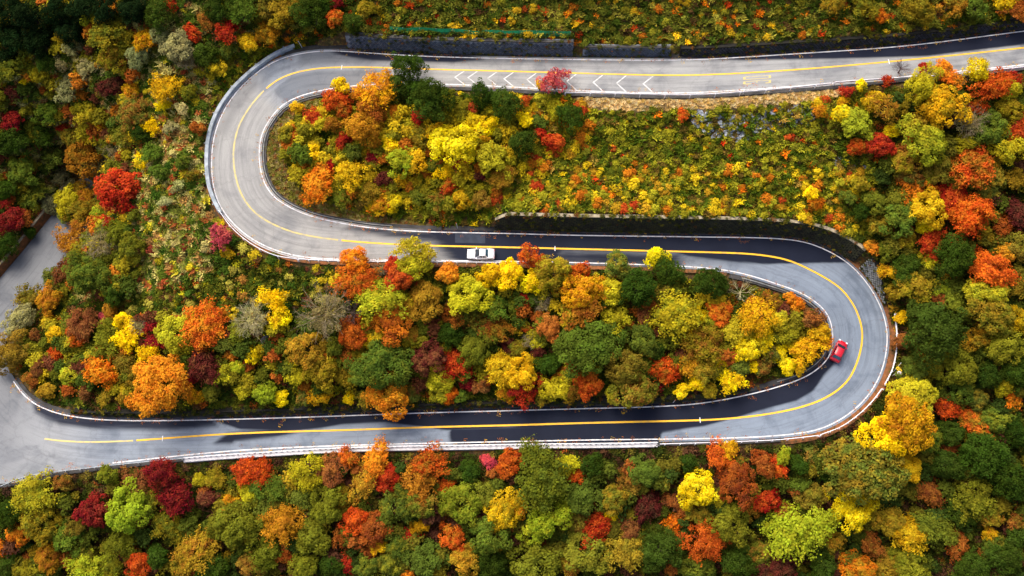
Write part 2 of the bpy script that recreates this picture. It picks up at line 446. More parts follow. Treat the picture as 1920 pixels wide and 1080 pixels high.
# nearest road sample for every grid cell near the road
fix = np.zeros_like(XX, bool); val = np.zeros_like(XX)
def wall_h(i, side):
    """height of the retaining wall above the road on each side at sample i"""
    s = STI[i]
    if side == 'A':
        if s < 7.2: return 1.5
        if s < 11.3: return 2.9
        if s < 12.0: return 2.9 * (12.0 - s) / 0.7
        if 48.0 <= s < 59: return 1.15 * min(1, (s - 48.0) / 1.5, (59 - s) / 1.5 + 0.02)
        return 0
    if 26.3 <= s < 38.2: return 3.5 * min(1, (s - 26.3) / 0.8 + 0.25, (38.2 - s) / 2.2 + 0.05)
    if 65.5 <= s < 71.8: return 1.5
    return 0
VER = 1.0
best = np.full(XX.shape, 1e9)
for i in range(0, NS):
    a, b = LA[i], LB[i]
    hw = np.linalg.norm((b - a)[:2]) / 2
    c = (a + b) / 2
    R = hw + 7.5
    ix0 = max(0, int((c[0] - R - GX0) / GS)); ix1 = min(NXg, int((c[0] + R - GX0) / GS) + 2)
    iy0 = max(0, int((c[1] - R - GY0) / GS)); iy1 = min(NYg, int((c[1] + R - GY0) / GS) + 2)
    if ix1 <= ix0 or iy1 <= iy0: continue
    x = XX[iy0:iy1, ix0:ix1] - c[0]; y = YY[iy0:iy1, ix0:ix1] - c[1]
    ax = (b - a)[:2] / (2 * hw)
    lat = x * ax[0] + y * ax[1]; lon = np.abs(-x * ax[1] + y * ax[0])
    sub_best = best[iy0:iy1, ix0:ix1]
    for side in ('A', 'B'):
        e = (-lat if side == 'A' else lat) - hw           # metres outside the edge line
        h = wall_h(i, side)
        road = (e <= VER + .12 * h) & (lat * (-1 if side == 'A' else 1) >= 0)
        score = np.where(road, lon + np.maximum(e, 0) * 0.5, 1e9)
        sel = road & (lon < 0.75) & (score < sub_best)
        val[iy0:iy1, ix0:ix1][sel] = c[2] - 0.32
        fix[iy0:iy1, ix0:ix1][sel] = True
        sub_best[sel] = score[sel]
        if h > 0.3:
            band = (e > VER + 0.3 * h + .2) & (e < VER + 0.3 * h + 1.8) & (lon < 0.75) & (sub_best > 50)
            sc2 = 60 + lon
            sel = band & (sub_best > sc2)
            val[iy0:iy1, ix0:ix1][sel] = c[2] + h - 0.05
            fix[iy0:iy1, ix0:ix1][sel] = True
            sub_best[sel] = sc2[sel]
        elif h == 0:
            # soft shoulder just beyond the verge
            band = (e > VER) & (e < VER + 0.9) & (lon < 0.75)
            sc2 = 70 + lon
            sel = band & (sub_best > sc2)
            val[iy0:iy1, ix0:ix1][sel] = c[2] - 0.42
            fix[iy0:iy1, ix0:ix1][sel] = True
            sub_best[sel] = sc2[sel]
# relax the residual between the benches (screened Laplace, coarse to fine)
def relax(fixm, v, L, gs, it, init):
    r = np.where(fixm, v, init); k = 4 + (gs / L) ** 2
    for _ in range(it):
        n = (np.roll(r, 1, 0) + np.roll(r, -1, 0) + np.roll(r, 1, 1) + np.roll(r, -1, 1)) / k
        n[0] = n[-1] = 0; n[:, 0] = n[:, -1] = 0
        r = np.where(fixm, v, n)
    return r
RES = np.where(fix, val - NAT, 0)
c4 = 4
ny4, nx4 = NYg // c4, NXg // c4
f4 = fix[:ny4 * c4, :nx4 * c4].reshape(ny4, c4, nx4, c4)
r4 = RES[:ny4 * c4, :nx4 * c4].reshape(ny4, c4, nx4, c4)
cnt = f4.sum((1, 3)); vm = r4.sum((1, 3)) / np.maximum(cnt, 1)
coarse = relax(cnt > 0, vm, 16.0, GS * c4, 500, np.zeros_like(vm))
iy = np.clip((np.arange(NYg) - 1.5) / c4, 0, ny4 - 1.001); ix = np.clip((np.arange(NXg) - 1.5) / c4, 0, nx4 - 1.001)
y0 = iy.astype(int); x0 = ix.astype(int); fy = (iy - y0)[:, None]; fx = (ix - x0)[None]
up = (coarse[y0][:, x0] * (1 - fy) * (1 - fx) + coarse[y0 + 1][:, x0] * fy * (1 - fx) + coarse[y0][:, x0 + 1] * (1 - fy) * fx + coarse[y0 + 1][:, x0 + 1] * fy * fx)
RES = relax(fix, RES, 16.0, GS, 160, up)
ZZ = NAT + RES
ROADNEAR = best < 50
bump = 0.16 * np.sin(XX * 1.7 + 1.1 * np.sin(YY * 0.9)) * np.sin(YY * 1.5 + 0.7 * np.sin(XX * 1.1))
ZZ = np.where(fix, ZZ, ZZ + bump)

def ground(x, y):
    x = np.asarray(x, float); y = np.asarray(y, float)
    fx = np.clip((x - GX0) / GS, 0, NXg - 1.001); fy = np.clip((y - GY0) / GS, 0, NYg - 1.001)
    i = fx.astype(int); j = fy.astype(int); a = fx - i; b = fy - j
    return ZZ[j, i] * (1 - a) * (1 - b) + ZZ[j, i + 1] * a * (1 - b) + ZZ[j + 1, i] * (1 - a) * b + ZZ[j + 1, i + 1] * a * b

def on_ground(px, py, h=0.0):
    """foot of the thing whose point h metres above the ground is surveyed at px,py"""
    d = ray(px, py); t = np.arange(60, 330, 0.25)
    P = CAMP[None] + d[None] * t[:, None]
    dz = P[:, 2] - ground(P[:, 0], P[:, 1]) - h
    k = np.argmax(dz <= 0)
    if dz[k] > 0: k = len(t) - 1
    f = dz[k - 1] / (dz[k - 1] - dz[k] + 1e-9)
    p = P[k - 1] + (P[k] - P[k - 1]) * f
    return np.array([p[0], p[1], float(ground(p[0], p[1]))])

def road_dist(x, y):
    """inside the road bench?"""
    i = np.clip(((np.asarray(x) - GX0) / GS + 0.5).astype(int), 0, NXg - 1); j = np.clip(((np.asarray(y) - GY0) / GS + 0.5).astype(int), 0, NYg - 1)
    return ROADNEAR[j, i]

def pin(pts, poly):
    x, y = pts[:, 0], pts[:, 1]; ins = np.zeros(len(x), bool); d = np.full(len(x), 1e9)
    n = len(poly)
    for k in range(n):
        x1, y1 = poly[k]; x2, y2 = poly[(k + 1) % n]
        c = ((y1 > y) != (y2 > y)); xi = (x2 - x1) * (y - y1) / ((y2 - y1) if y2 != y1 else 1e-9) + x1
        ins ^= c & (x < xi)
        L = (x2 - x1) ** 2 + (y2 - y1) ** 2 + 1e-9
        t = np.clip(((x - x1) * (x2 - x1) + (y - y1) * (y2 - y1)) / L, 0, 1)
        d = np.minimum(d, np.hypot(x - x1 - t * (x2 - x1), y - y1 - t * (y2 - y1)))
    return np.where(ins, d, -d)
V = np.stack([XX, YY, ZZ], -1).reshape(-1, 3)
idx = np.arange(NXg * NYg).reshape(NYg, NXg)
F = np.stack([idx[:-1, :-1], idx[:-1, 1:], idx[1:, 1:], idx[1:, :-1]], -1).reshape(-1, 4)
STRAW = [(1085, 172), (1200, 178), (1300, 180), (1400, 176), (1500, 166), (1570, 158), (1580, 178), (1500, 192), (1420, 200), (1340, 204), (1200, 206), (1110, 204), (1085, 192)]
INNER = [(488, 255), (500, 225), (540, 196), (600, 180), (600, 196), (545, 225), (528, 270), (535, 310), (560, 350), (600, 380), (680, 405), (800, 420), (800, 432), (680, 424), (590, 402), (520, 360), (492, 310)]
gsv = np.stack([XX, YY, ZZ], -1).reshape(-1, 3); gsv = to_survey(gsv)
gdry = np.maximum(0, np.maximum(sstep(-5, 5, pin(gsv, STRAW)), .55 * sstep(-5, 5, pin(gsv, INNER))))
me = fast_quads('hillside', V, F, M_GROUND, {'dry': ('POINT', 'FLOAT', gdry)})
me.polygons.foreach_set('use_smooth', [True] * len(me.polygons))
hill = link('hillside', me)
tag(hill, 'steep leaf-strewn hillside carrying the hairpin road', 'hillside', kind='structure')
# far mountainside so that the ground reaches on past the surveyed part
mb = MB()
fxs = [-1500, -700, -300] + list(np.linspace(GX0 + .3, GX1 - .3, 23)) + [300, 700, 1500]
fys = [-900, -400, -180] + list(np.linspace(GY0 + .3, GY1 - .3, 17)) + [220, 420, 900]
def far_z(x, y):
    cx, cy = min(max(x, GX0), GX1), min(max(y, GY0), GY1)
    return float(natural(np.float64(cx), np.float64(cy))) - .15 + .2 * (y - cy)
FV = [(x, y, far_z(x, y)) for y in fys for x in fxs]; FF = []
for r_ in range(len(fys) - 1):
    for c_ in range(len(fxs) - 1):
        if 3 <= c_ < 25 and 3 <= r_ < 19: continue
        q = r_ * len(fxs) + c_; FF.append((q, q + 1, q + 1 + len(fxs), q + len(fxs)))
mb.add(FV, FF)
fo = mb.build('mountainside', M_GROUND)
tag(fo, 'lower mountainside stretching away around the hairpin road', 'mountainside', kind='structure')

# ---------------------------------------------------------------- the carriageway
# damp patches left on the asphalt: (strength, softness, outline)
WET = [
 (1.0, 6, [(1230, 104), (1400, 100), (1520, 92), (1700, 80), (1920, 50), (2330, 5), (2330, 30), (1920, 82), (1740, 104), (1620, 108), (1500, 110), (1400, 112), (1320, 110), (1250, 107)]),
 (0.8, 6, [(620, 96), (700, 92), (860, 100), (905, 110), (850, 115), (780, 114), (700, 111), (660, 106)]),
 (0.42, 10, [(560, 95), (700, 100), (900, 108), (1100, 108), (1260, 112), (1260, 124), (1100, 122), (930, 120), (700, 122), (600, 124), (555, 128)]),
 (0.40, 4, [(545, 140), (600, 131), (735, 130), (740, 170), (620, 180), (556, 205), (515, 180), (512, 168)]),
 (0.60, 14, [(660, 420), (800, 430), (900, 434), (900, 462), (820, 458), (720, 446), (640, 430)]),
 (0.85, 42, [(720, 360), (1060, 360), (1060, 560), (915, 560)]),
 (1.0, 6, [(930, 428), (1000, 434), (1270, 438), (1460, 440), (1515, 446), (1560, 464), (1590, 491), (1440, 494), (1370, 488), (1290, 478), (1275, 474), (1000, 468), (940, 467)]),
 (0.62, 16, [(850, 462), (1000, 464), (1275, 472), (1278, 505), (1000, 498), (880, 492), (850, 482)]),
 (0.42, 12, [(1275, 474), (1360, 484), (1440, 494), (1400, 500), (1275, 496)]),
 (1.0, 7, [(380, 780), (640, 772), (960, 762), (1280, 752), (1440, 724), (1520, 694), (1552, 660), (1566, 680), (1545, 702), (1524, 732), (1494, 750), (1440, 764), (1390, 779), (1320, 798), (1236, 808), (1060, 806), (960, 800), (850, 806), (760, 800), (640, 802), (560, 806), (450, 804)]),
 (0.75, 6, [(845, 804), (960, 800), (1240, 798), (1330, 796), (1240, 812), (1236, 832), (960, 836), (860, 838), (838, 825)]),
 (0.5, 5, [(940, 812), (1000, 803), (1232, 801), (1236, 816), (1060, 817)]),
 (0.75, 9, [(425, 812), (520, 802), (600, 806), (560, 822), (480, 832), (400, 832)]),
 (0.62, 10, [(55, 745), (120, 772), (250, 782), (400, 780), (410, 800), (320, 808), (180, 806), (110, 797), (65, 775)]),
 (0.35, 12, [(400, 250), (440, 180), (480, 140), (490, 160), (450, 210), (425, 260)]),
]
NW = 26
lat = np.linspace(0, 1, NW)
SH = 0.42
EA = LA + OA * SH; EB = LB + OB * SH
rows = EA[:, None] * (1 - lat)[None, :, None] + EB[:, None] * lat[None, :, None]
rows[:, :, 2] = zc[:, None] + 0.05 * (1 - (2 * lat - 1) ** 2)[None]
RV = rows.reshape(-1, 3)
idx = np.arange(NS * NW).reshape(NS, NW)
RF = np.stack([idx[:-1, :-1], idx[1:, :-1], idx[1:, 1:], idx[:-1, 1:]], -1).reshape(-1, 4)
sv = to_survey(RV)
wet = np.zeros(len(RV))
for s, soft, poly in WET:
    q = s * sstep(-soft, soft, pin(sv, poly))
    wet = np.maximum(wet, q) if s >= 0.6 else 1 - (1 - wet) * (1 - q * 0.8)
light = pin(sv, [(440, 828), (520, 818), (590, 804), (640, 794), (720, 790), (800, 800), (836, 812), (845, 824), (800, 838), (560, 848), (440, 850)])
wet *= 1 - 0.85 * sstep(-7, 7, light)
wet = np.maximum(wet, .33 * sstep(57.5, 62, np.repeat(STI, NW)))  # lower-left end darkened: older asphalt tone plus painted-in lens falloff, not damp
stv = np.repeat(STI, NW)
cool = np.interp(stv, [0, 6, 9, 11, 13.5, 14.5, 24, 28, 31, 36, 48, 55, 57.5, 59, 62, 75], [.35, .3, .15, .5, .75, .2, .1, .5, .9, 1, 1, .9, .85, .5, .45, .5])
lane = np.zeros((len(RV), 4)); lane[:, 0] = np.repeat(ss, NW)
lane[:, 1] = np.tile(lat, NS) * np.repeat(np.linalg.norm(EB - EA, axis=1), NW); lane[:, 3] = 1
me = fast_quads('road', RV, RF, M_ROAD, {'wet': ('POINT', 'FLOAT', np.clip(wet, 0, 1)), 'cool': ('POINT', 'FLOAT', cool), 'lane': ('POINT', 'FLOAT_COLOR', lane)})
me.polygons.foreach_set('use_smooth', [True] * len(me.polygons)); me.update()
road = link('road', me)
tag(road, 'two-lane asphalt mountain road winding through two hairpin bends', 'road', kind='structure')
# solid sides of the road bed
mb = MB()
for E, O in ((EA, OA), (EB, OB)):
    mb.strip([[p, p + o * 0.03 - np.array([0, 0, 0.5])] for p, o in zip(E, O)])
mb.build('road_bed_side', M_GUT, road)

from mathutils.bvhtree import BVHTree
ROADBVH = BVHTree.FromPolygons(RV.tolist(), RF.tolist())
def crown_z(i, p):
    """height of the cambered surface under or over world point p"""
    h = ROADBVH.ray_cast(Vector((p[0], p[1], zc[i] + 3)), Vector((0, 0, -1)), 6.0)
    return h[0].z if h[0] is not None else zc[i]

def line_mark(L, width, i0, i1, name, mat, lift=0.016, gaps=()):
    mb = MB(); runs = []; cur = []
    for i in range(i0, i1):
        if any(a <= STI[i] <= b for a, b in gaps):
            if len(cur) > 1: runs.append(cur)
            cur = []; continue
        d = L[min(i + 1, NS - 1)] - L[max(i - 1, 0)]; d[2] = 0; d /= np.linalg.norm(d)
        s = np.array([-d[1], d[0], 0]) * width / 2
        r = []
        for q in (L[i] - s, L[i] + s):
            q = q.copy(); q[2] = crown_z(i, q) + lift; r.append(q)
        cur.append(r)
    if len(cur) > 1: runs.append(cur)
    for r in runs: mb.strip(r)
    return mb.build(name, mat, road)
iend = i_of(60.2)
cl = line_mark(LC, 0.27, 0, i_of(14.2), 'centre_line', M_YELLOW)
cl2 = line_mark(LC, 0.27, i_of(14.2), i_of(23.5), 'centre_line', M_YWORN); cl2['label'] = 'faded pale yellow centre line on the left bend'
line_mark(LC, 0.30, i_of(23.5), i_of(57), 'centre_line', M_YELLOW)
cl3 = line_mark(LC, 0.27, i_of(57), i_of(59.4), 'centre_line', M_YWORN); cl3['label'] = 'fading end of the centre line at lower left'
line_mark(LA, 0.18, 0, i_of(62), 'edge_line', M_WLINE)
line_mark(LB, 0.18, 0, i_of(57.5), 'edge_line', M_WLINE)

# chevrons painted in the left-bound lane of the upper stretch
for x in (849, 877, 911, 945, 985, 1021, 1064, 1108, 1155, 1207):
    i = int(np.argmin(np.abs(to_survey(LC)[: i_of(11), 0] - x)))
    mb = MB(); pts = []
    tip = LC[i] * 0.50 + LB[i] * 0.50
    d = LC[i + 1] - LC[i - 1]; d /= np.linalg.norm(d)          # points left (travel direction of the line)
    lo = LB[i] * 0.97 + LC[i] * 0.03 - d * 1.55; hi = LC[i] * 0.93 + LB[i] * 0.07 - d * 1.55
    def zz(p): p = p.copy(); p[2] = crown_z(i, p) + 0.012; return p
    w = d * 0.27
    rows = [[hi + (tip - hi) * t, hi + (tip - hi) * t - w] for t in np.linspace(0, 1, 7)] + [[tip + (lo - tip) * t, tip + (lo - tip) * t - w] for t in np.linspace(.15, 1, 7)]
    mb.strip([[zz(a_), zz(b_)] for a_, b_ in rows])
    mb.build('chevron_marking', M_WORNW, road)
# yellow speed figure "30", stretched along the lane, read by left-bound drivers
i = int(np.argmin(np.abs(to_survey(LC)[: i_of(11), 0] - 1421)))
d = LC[i + 1] - LC[i - 1]; d /= np.linalg.norm(d); dn = LB[i] - LC[i]; lw = np.linalg.norm(dn); dn /= lw
def glyph(strokes, off):
    mb = MB()
    for (u0, v0, u1, v1) in strokes:         # u along reading height (0 bottom..1 top), v across (0 right .. 1 left)
        rws = []
        for u in np.linspace(u0, u1, max(2, int((u1 - u0) * 10))):
            q = []
            for v in (v0, v1):
                p = LC[i] + dn * (lw * off + v * 0.62) + d * ((u - 0.5) * 4.5); p[2] = crown_z(i, p) + 0.015; q.append(p)
            rws.append(q)
        mb.strip(rws)
    return mb
zero = [(0, 0.1, 0.08, 0.9), (0.92, 0.1, 1, 0.9), (0.081, 0.03, 0.919, 0.17), (0.081, 0.83, 0.919, .97)]
three = [(0, 0.1, 0.08, 0.9), (0.92, 0.1, 1, 0.9), (0.49, 0.2, 0.52, 0.7), (0.081, 0.03, 0.919, 0.17), (0.081, 0.8, 0.2, 1), (0.72, 0.8, 0.919, 1)]
glyph(zero, 0.22).build('speed_figure', M_YWORN, road); glyph(three, 0.50).build('speed_figure', M_YWORN, road)
# raised white studs across the centre line
for x, y in ((1040, 465), (1668, 116), (1312, 788), (308, 823), (641, 127)):
    P = to_survey(LC); i = int(np.argmin(np.hypot(P[:, 0] - x, P[:, 1] - y)))
    d = LC[i + 1] - LC[i - 1]; d /= np.linalg.norm(d); s = np.array([-d[1], d[0], 0])
    mb = MB(); c = LC[i].copy(); c[2] = crown_z(i, c) + 0.03
    mb.box(c, (0.9, 0.14, 0.05), ax=s, taper=0.8)
    mb.build('road_stud', M_WHITE, road)
# asphalt repair patch left of the white car, upper lane
mb = MB(); a, b = [int(np.argmin(np.abs(to_survey(LC)[i_of(23):i_of(29), 0] - x))) + i_of(23) for x in (854, 911)]
r = []
for i in range(a, b + 1):
    q = []
    for t in (0.25, 0.93):
        p = LC[i] * (1 - t) + LB[i] * t; p = p.copy(); p[2] = crown_z(i, p) + 0.008; q.append(p)
    r.append(q)
mb.strip(r); o = mb.build('repair_patch', plain('patched_asphalt', lin(52, 60, 74), lin(40, 47, 60), 1.0, 0.9), road)

# gutters and litter strips beyond the edge lines
def verge(E, O, i0, i1, w0, w1, z0, z1, name, mat, label):
    mb = MB(); r = []
    for i in range(i0, i1):
        a = E[i] + O[i] * w0; b = E[i] + O[i] * w1
        j0 = RNG.normal(0, 0.03); a = a + np.array([0, 0, z0]); b = b + np.array([0, 0, z1]) + O[i] * j0
        r.append([a, b, b - np.array([0, 0, 0.6])])
    mb.strip(r)
    o = mb.build(name, mat); tag(o, label, kind='structure')
    return o
verge(LA, OA, 0, i_of(13), SH - 0.02, 1.35, -0.06, -0.02, 'gutter', M_GUT, 'dark gutter under the upper retaining wall')
verge(LA, OA, i_of(13), i_of(31), SH - 0.02, 1.1, -0.05, 0.0, 'verge_strip', M_LITTER, 'brown leaf strip outside the left bend')
verge(LA, OA, i_of(31), i_of(48), SH - 0.02, 1.25, -0.05, -0.02, 'gutter', M_GUT, 'dark gutter inside the right bend')
verge(LA, OA, i_of(48), i_of(62), SH - 0.02, 1.05, -0.05, -0.02, 'gutter', M_GUT, 'dark gutter above the bottom stretch of road')
verge(LB, OB, 0, i_of(10.5), SH - 0.02, 1.0, -0.05, -0.03, 'verge_strip', M_GUT, 'narrow shoulder below the upper stretch of road')
verge(LB, OB, i_of(10.5), i_of(25.5), SH - 0.02, 1.15, -0.05, -0.02, 'gutter', M_GUT, 'dark gutter inside the left bend')
verge(LB, OB, i_of(25.5), i_of(35), SH - 0.02, 1.2, -0.05, 0.0, 'gutter', M_GUT, 'dark gutter under the middle retaining wall')
verge(LB, OB, i_of(35), i_of(47.5), SH - 0.02, 1.5, -0.03, 0.02, 'verge_strip', M_LITTER, 'rusty leaf strip outside the right bend')
verge(LB, OB, i_of(47.5), i_of(62), SH - 0.02, 1.0, -0.05, -0.03, 'verge_strip', M_GUT, 'narrow shoulder below the bottom stretch of road')
# pale concrete kerb lips along the inner bends
def kerb(E, O, i0, i1, off, w, h, name, mat, label):
    mb = MB(); r = []
    for i in range(i0, i1):
        p = E[i] + O[i] * off; q = E[i] + O[i] * (off + w)
        r.append([p - [0, 0, .3], p + [0, 0, h - .02], p + O[i] * 0.03 + [0, 0, h], q - O[i] * 0.03 + [0, 0, h], q + [0, 0, h - .02], q - [0, 0, .3]])
    mb.strip(r, close=True)
    o = mb.build(name, mat); tag(o, label, 'kerb')
    return o
kerb(LB, OB, i_of(10.5), i_of(24.5), 0.62, 0.16, 0.12, 'kerb', M_CONC, 'grey concrete kerb around the inside of the left bend')
kerb(LA, OA, i_of(31.5), i_of(47), 0.75, 0.16, 0.12, 'kerb', M_CONC, 'grey concrete kerb around the inside of the right bend')
kerb(LA, OA, i_of(14), i_of(24), 0.30, 0.14, 0.06, 'kerb', M_WHITEC, 'thin pale kerb outside the left bend beside the parapet')

# ---------------------------------------------------------------- retaining walls (stone faced)
def wall(name, E, O, i0, i1, off, side, mat_face, mat_block, mat_cop, label, blk=0.62, batter=0.3, cope=0.35, diamonds=True, hmul=1.0, blocks=True, hfun=None):
    hs = [max(0.25, (hfun(STI[i]) if hfun else wall_h(i, side)) * hmul) for i in range(i0, i1)]
    base = E[(i0 + i1) // 2].copy()
    root = empty(name, base); tag(root, label, 'wall')
    mb = MB(); r = []; foot = []; top = []
    for i, h in zip(range(i0, i1), hs):
        f = E[i] + O[i] * off; t = f + O[i] * batter * h + [0, 0, h]
        foot.append(f); top.append(t)
        r.append([f - [0, 0, .5], t, t + O[i] * 0.7, f + O[i] * (0.7 + batter * h) - [0, 0, .5]])
    mb.strip(np.array(r) - base, close=True)
    mb.build('wall_core', mat_face, root)
    foot, top = np.array(foot), np.array(top)
    ln = np.concatenate([[0], np.cumsum(np.linalg.norm(np.diff(foot, axis=0), axis=1))])
    if blocks:
        mb = MB(); step = blk * (0.72 if diamonds else 1.0)
        VV = []; FF = []; nrow = int(max(hs) * 1.05 / (step * (0.5 if diamonds else .5))) + 1
        ncol = int(ln[-1] / (blk * (1.0 if diamonds else 1.15)))
        for rw in range(nrow):
            for c in range(ncol):
                u = (c + 0.5 * (rw % 2) + 0.25) * blk * (1.0 if diamonds else 1.15); v = (rw + 0.5) * step * 0.5 * (1.39 if diamonds else 1.0)
                if u > ln[-1] - blk * 0.6: continue
                k = int(np.clip(np.searchsorted(ln, u) - 1, 0, len(foot) - 2)); t = (u - ln[k]) / (ln[k + 1] - ln[k] + 1e-9)
                h = hs[k]; sl = h * math.hypot(1, batter)
                if v + blk * 0.45 > sl: continue
                f = foot[k] * (1 - t) + foot[k + 1] * t; tp = top[k] * (1 - t) + top[k + 1] * t
                up = (tp - f) / np.linalg.norm(tp - f); al = foot[k + 1] - foot[k]; al /= np.linalg.norm(al)
                nn = np.cross(al, up); nn *= -1 if np.dot(nn, O[i0 + k]) > 0 else 1
                c0 = f + up * v - base; a = blk * (0.41 if diamonds else 0.46); j = RNG.normal(0, 0.018, 4); pr = 0.05 + RNG.random() * 0.06
                if diamonds: co = [(-a, 0), (0, -a), (a, 0), (0, a)]
                else: co = [(-a * 1.1, -step * .22), (a * 1.1, -step * .22), (a * 1.1, step * .22), (-a * 1.1, step * .22)]
                lo = [c0 + al * (x + j[q]) + up * (y + j[q - 1]) - nn * 0.02 for q, (x, y) in enumerate(co)]
                hi = [c0 + al * (x * .8 + j[q]) + up * (y * .8 + j[q - 1]) + nn * pr for q, (x, y) in enumerate(co)]
                n0 = len(VV); VV += lo + hi
                FF += [(n0 + 4, n0 + 5, n0 + 6, n0 + 7)] + [(n0 + q, n0 + (q + 1) % 4, n0 + 4 + (q + 1) % 4, n0 + 4 + q) for q in range(4)]
        if VV:
            mb.add(VV, FF)
            o = mb.build('stone_facing', mat_block, root); o['kind'] = 'stuff'
    if cope:
        mb = MB(); r = []
        for i, t in zip(range(i0, i1), top):
            a = t - O[i] * 0.08 - base; b = t + O[i] * cope - base
            r.append([a + [0, 0, 0.004], a + [0, 0, .2], b + [0, 0, .2], b + [0, 0, 0.004]])
        mb.strip(r, close=True)
        mb.build('coping', mat_cop, root)
    return root
OFF = VER - 0.3
def isv(E, lo, hi, x):
    P = to_survey(E)[i_of(lo):i_of(hi)]
    return i_of(lo) + int(np.argmin(np.abs(P[:, 0] - x)))
j645, j1075 = isv(LA, 5, 13, 645), isv(LA, 5, 13, 1073)
wall('retaining_wall', LA, OA, j1075, j645, OFF, 'A', M_JOINT, M_STONE, M_GUT, 'tall slate-blue diamond-block wall above the upper road', hfun=lambda s: 2.6, blk=0.8)
j1090, j1252 = isv(LA, 5, 13, 1085), isv(LA, 5, 13, 1252)
wall('retaining_wall', LA, OA, j1252, j1090, OFF, 'A', M_JOINT, M_STONE, M_GUT, 'short dark stone wall right of the tall slate-blue wall', hfun=lambda s: 1.7, blk=0.5)
j1266 = isv(LA, 2, 9, 1266)
wall('retaining_wall', LA, OA, 0, j1266, OFF, 'A', M_MOSSJ, M_DROCK, M_MOSSJ, 'long low dark stone wall above the upper road at right', hfun=lambda s: 1.45, blk=0.55)
j930 = isv(LB, 24, 30, 930)
wall('retaining_wall', LB, OB, j930, i_of(35.6), OFF, 'B', M_MOSSJ, M_MOSS, M_COPING, 'dark mossy wall with pale coping above the middle road', diamonds=False, blk=0.7, cope=0.5)
wall('retaining_wall', LB, OB, i_of(35.6) + 1, i_of(38.1), OFF, 'B', M_MOSSJ, M_CONC, M_CONC, 'bare grey stone end of wall outside the right bend', blk=0.55, cope=0)
wall('retaining_wall', LA, OA, i_of(48.3), i_of(58.6), OFF, 'A', M_MOSSJ, M_MOSS, M_MOSSJ, 'low dark mossy wall above the bottom road', diamonds=False, blk=0.6, cope=0.2)
wall('retaining_wall', LB, OB, i_of(66), i_of(71.6), 0.55, 'B', M_LITTER, M_LITTER, M_COPING, 'brown wall with pale top beside the far left road', diamonds=False, blk=0.6, cope=0.35, blocks=False)

# leaf litter ledge in front of the low wall above the bottom road
verge(LA, OA, i_of(49), i_of(58), 1.06, 1.3, 0.1, 0.12, 'litter_ledge', M_LITTER, 'rusty line of fallen leaves at the foot of the low wall')

# green safety net along the top of the tall wall
i1, i0 = isv(LA, 5, 13, 730), isv(LA, 5, 13, 1068)
base = LA[(i0 + i1) // 2]
gf = empty('safety_fence', base); tag(gf, 'green netting fence along the top of the slate-blue wall', 'fence')
mb = MB(); r = []
fp = []
for i in range(i0, i1):
    p = LA[i] + OA[i] * (OFF + 0.3 * 2.75 + 1.05); z = max(float(ground(p[0], p[1])), zc[i] + 2.6); fp.append(np.array([p[0], p[1], z]))
for k, p in enumerate(fp):
    w = 0.06 * math.sin(k * 0.6); o_ = OA[i0 + k]
    r.append([p - base + o_ * w, p - base + o_ * (0.03 + w) + [0, 0, .5 + 0.06 * math.sin(k * .23)], p - base + o_ * (0.33 + w) + [0, 0, .95 + 0.1 * math.sin(k * .17 + 1)], p - base + o_ * (0.36 + w) + [0, 0, .9 + 0.1 * math.sin(k * .17 + 1)], p - base + o_ * (0.07 + w) + [0, 0, .45], p - base + o_ * (0.05 + w)])
mb.strip(r, close=True); mb.build('netting', M_GREEN, gf)
for k in range(0, len(fp), 5):
    mb = MB(); mb.tube([fp[k] - base - [0, 0, .3], fp[k] - base + [0, 0, 1.1] + OA[i0 + k] * .2], [0.04, 0.04], 6); mb.build('post', M_STEEL, gf)

# ---------------------------------------------------------------- guard rails and parapets
def sample_path(pts, step):
    P = np.array(pts, float)
    P = spline(P, 8) if len(P) > 2 else P
    s = np.concatenate([[0], np.cumsum(np.linalg.norm(np.diff(P, axis=0), axis=1))])
    n = max(2, int(s[-1] / step) + 1); t = np.linspace(0, s[-1], n)
    return np.stack([np.interp(t, s, P[:, k]) for k in range(3)], 1)
def path_normals(P):
    d = np.gradient(P, axis=0); d[:, 2] = 0; d /= np.linalg.norm(d, axis=1)[:, None]
    return d, np.stack([-d[:, 1], d[:, 0], np.zeros(len(d))], 1)
def offset_path(E, O, i0, i1, off):
    off = off if callable(off) else (lambda t, o=off: o)
    n = i1 - i0
    return [E[i] + O[i] * off((i - i0) / n) for i in range(i0, i1, 3)]

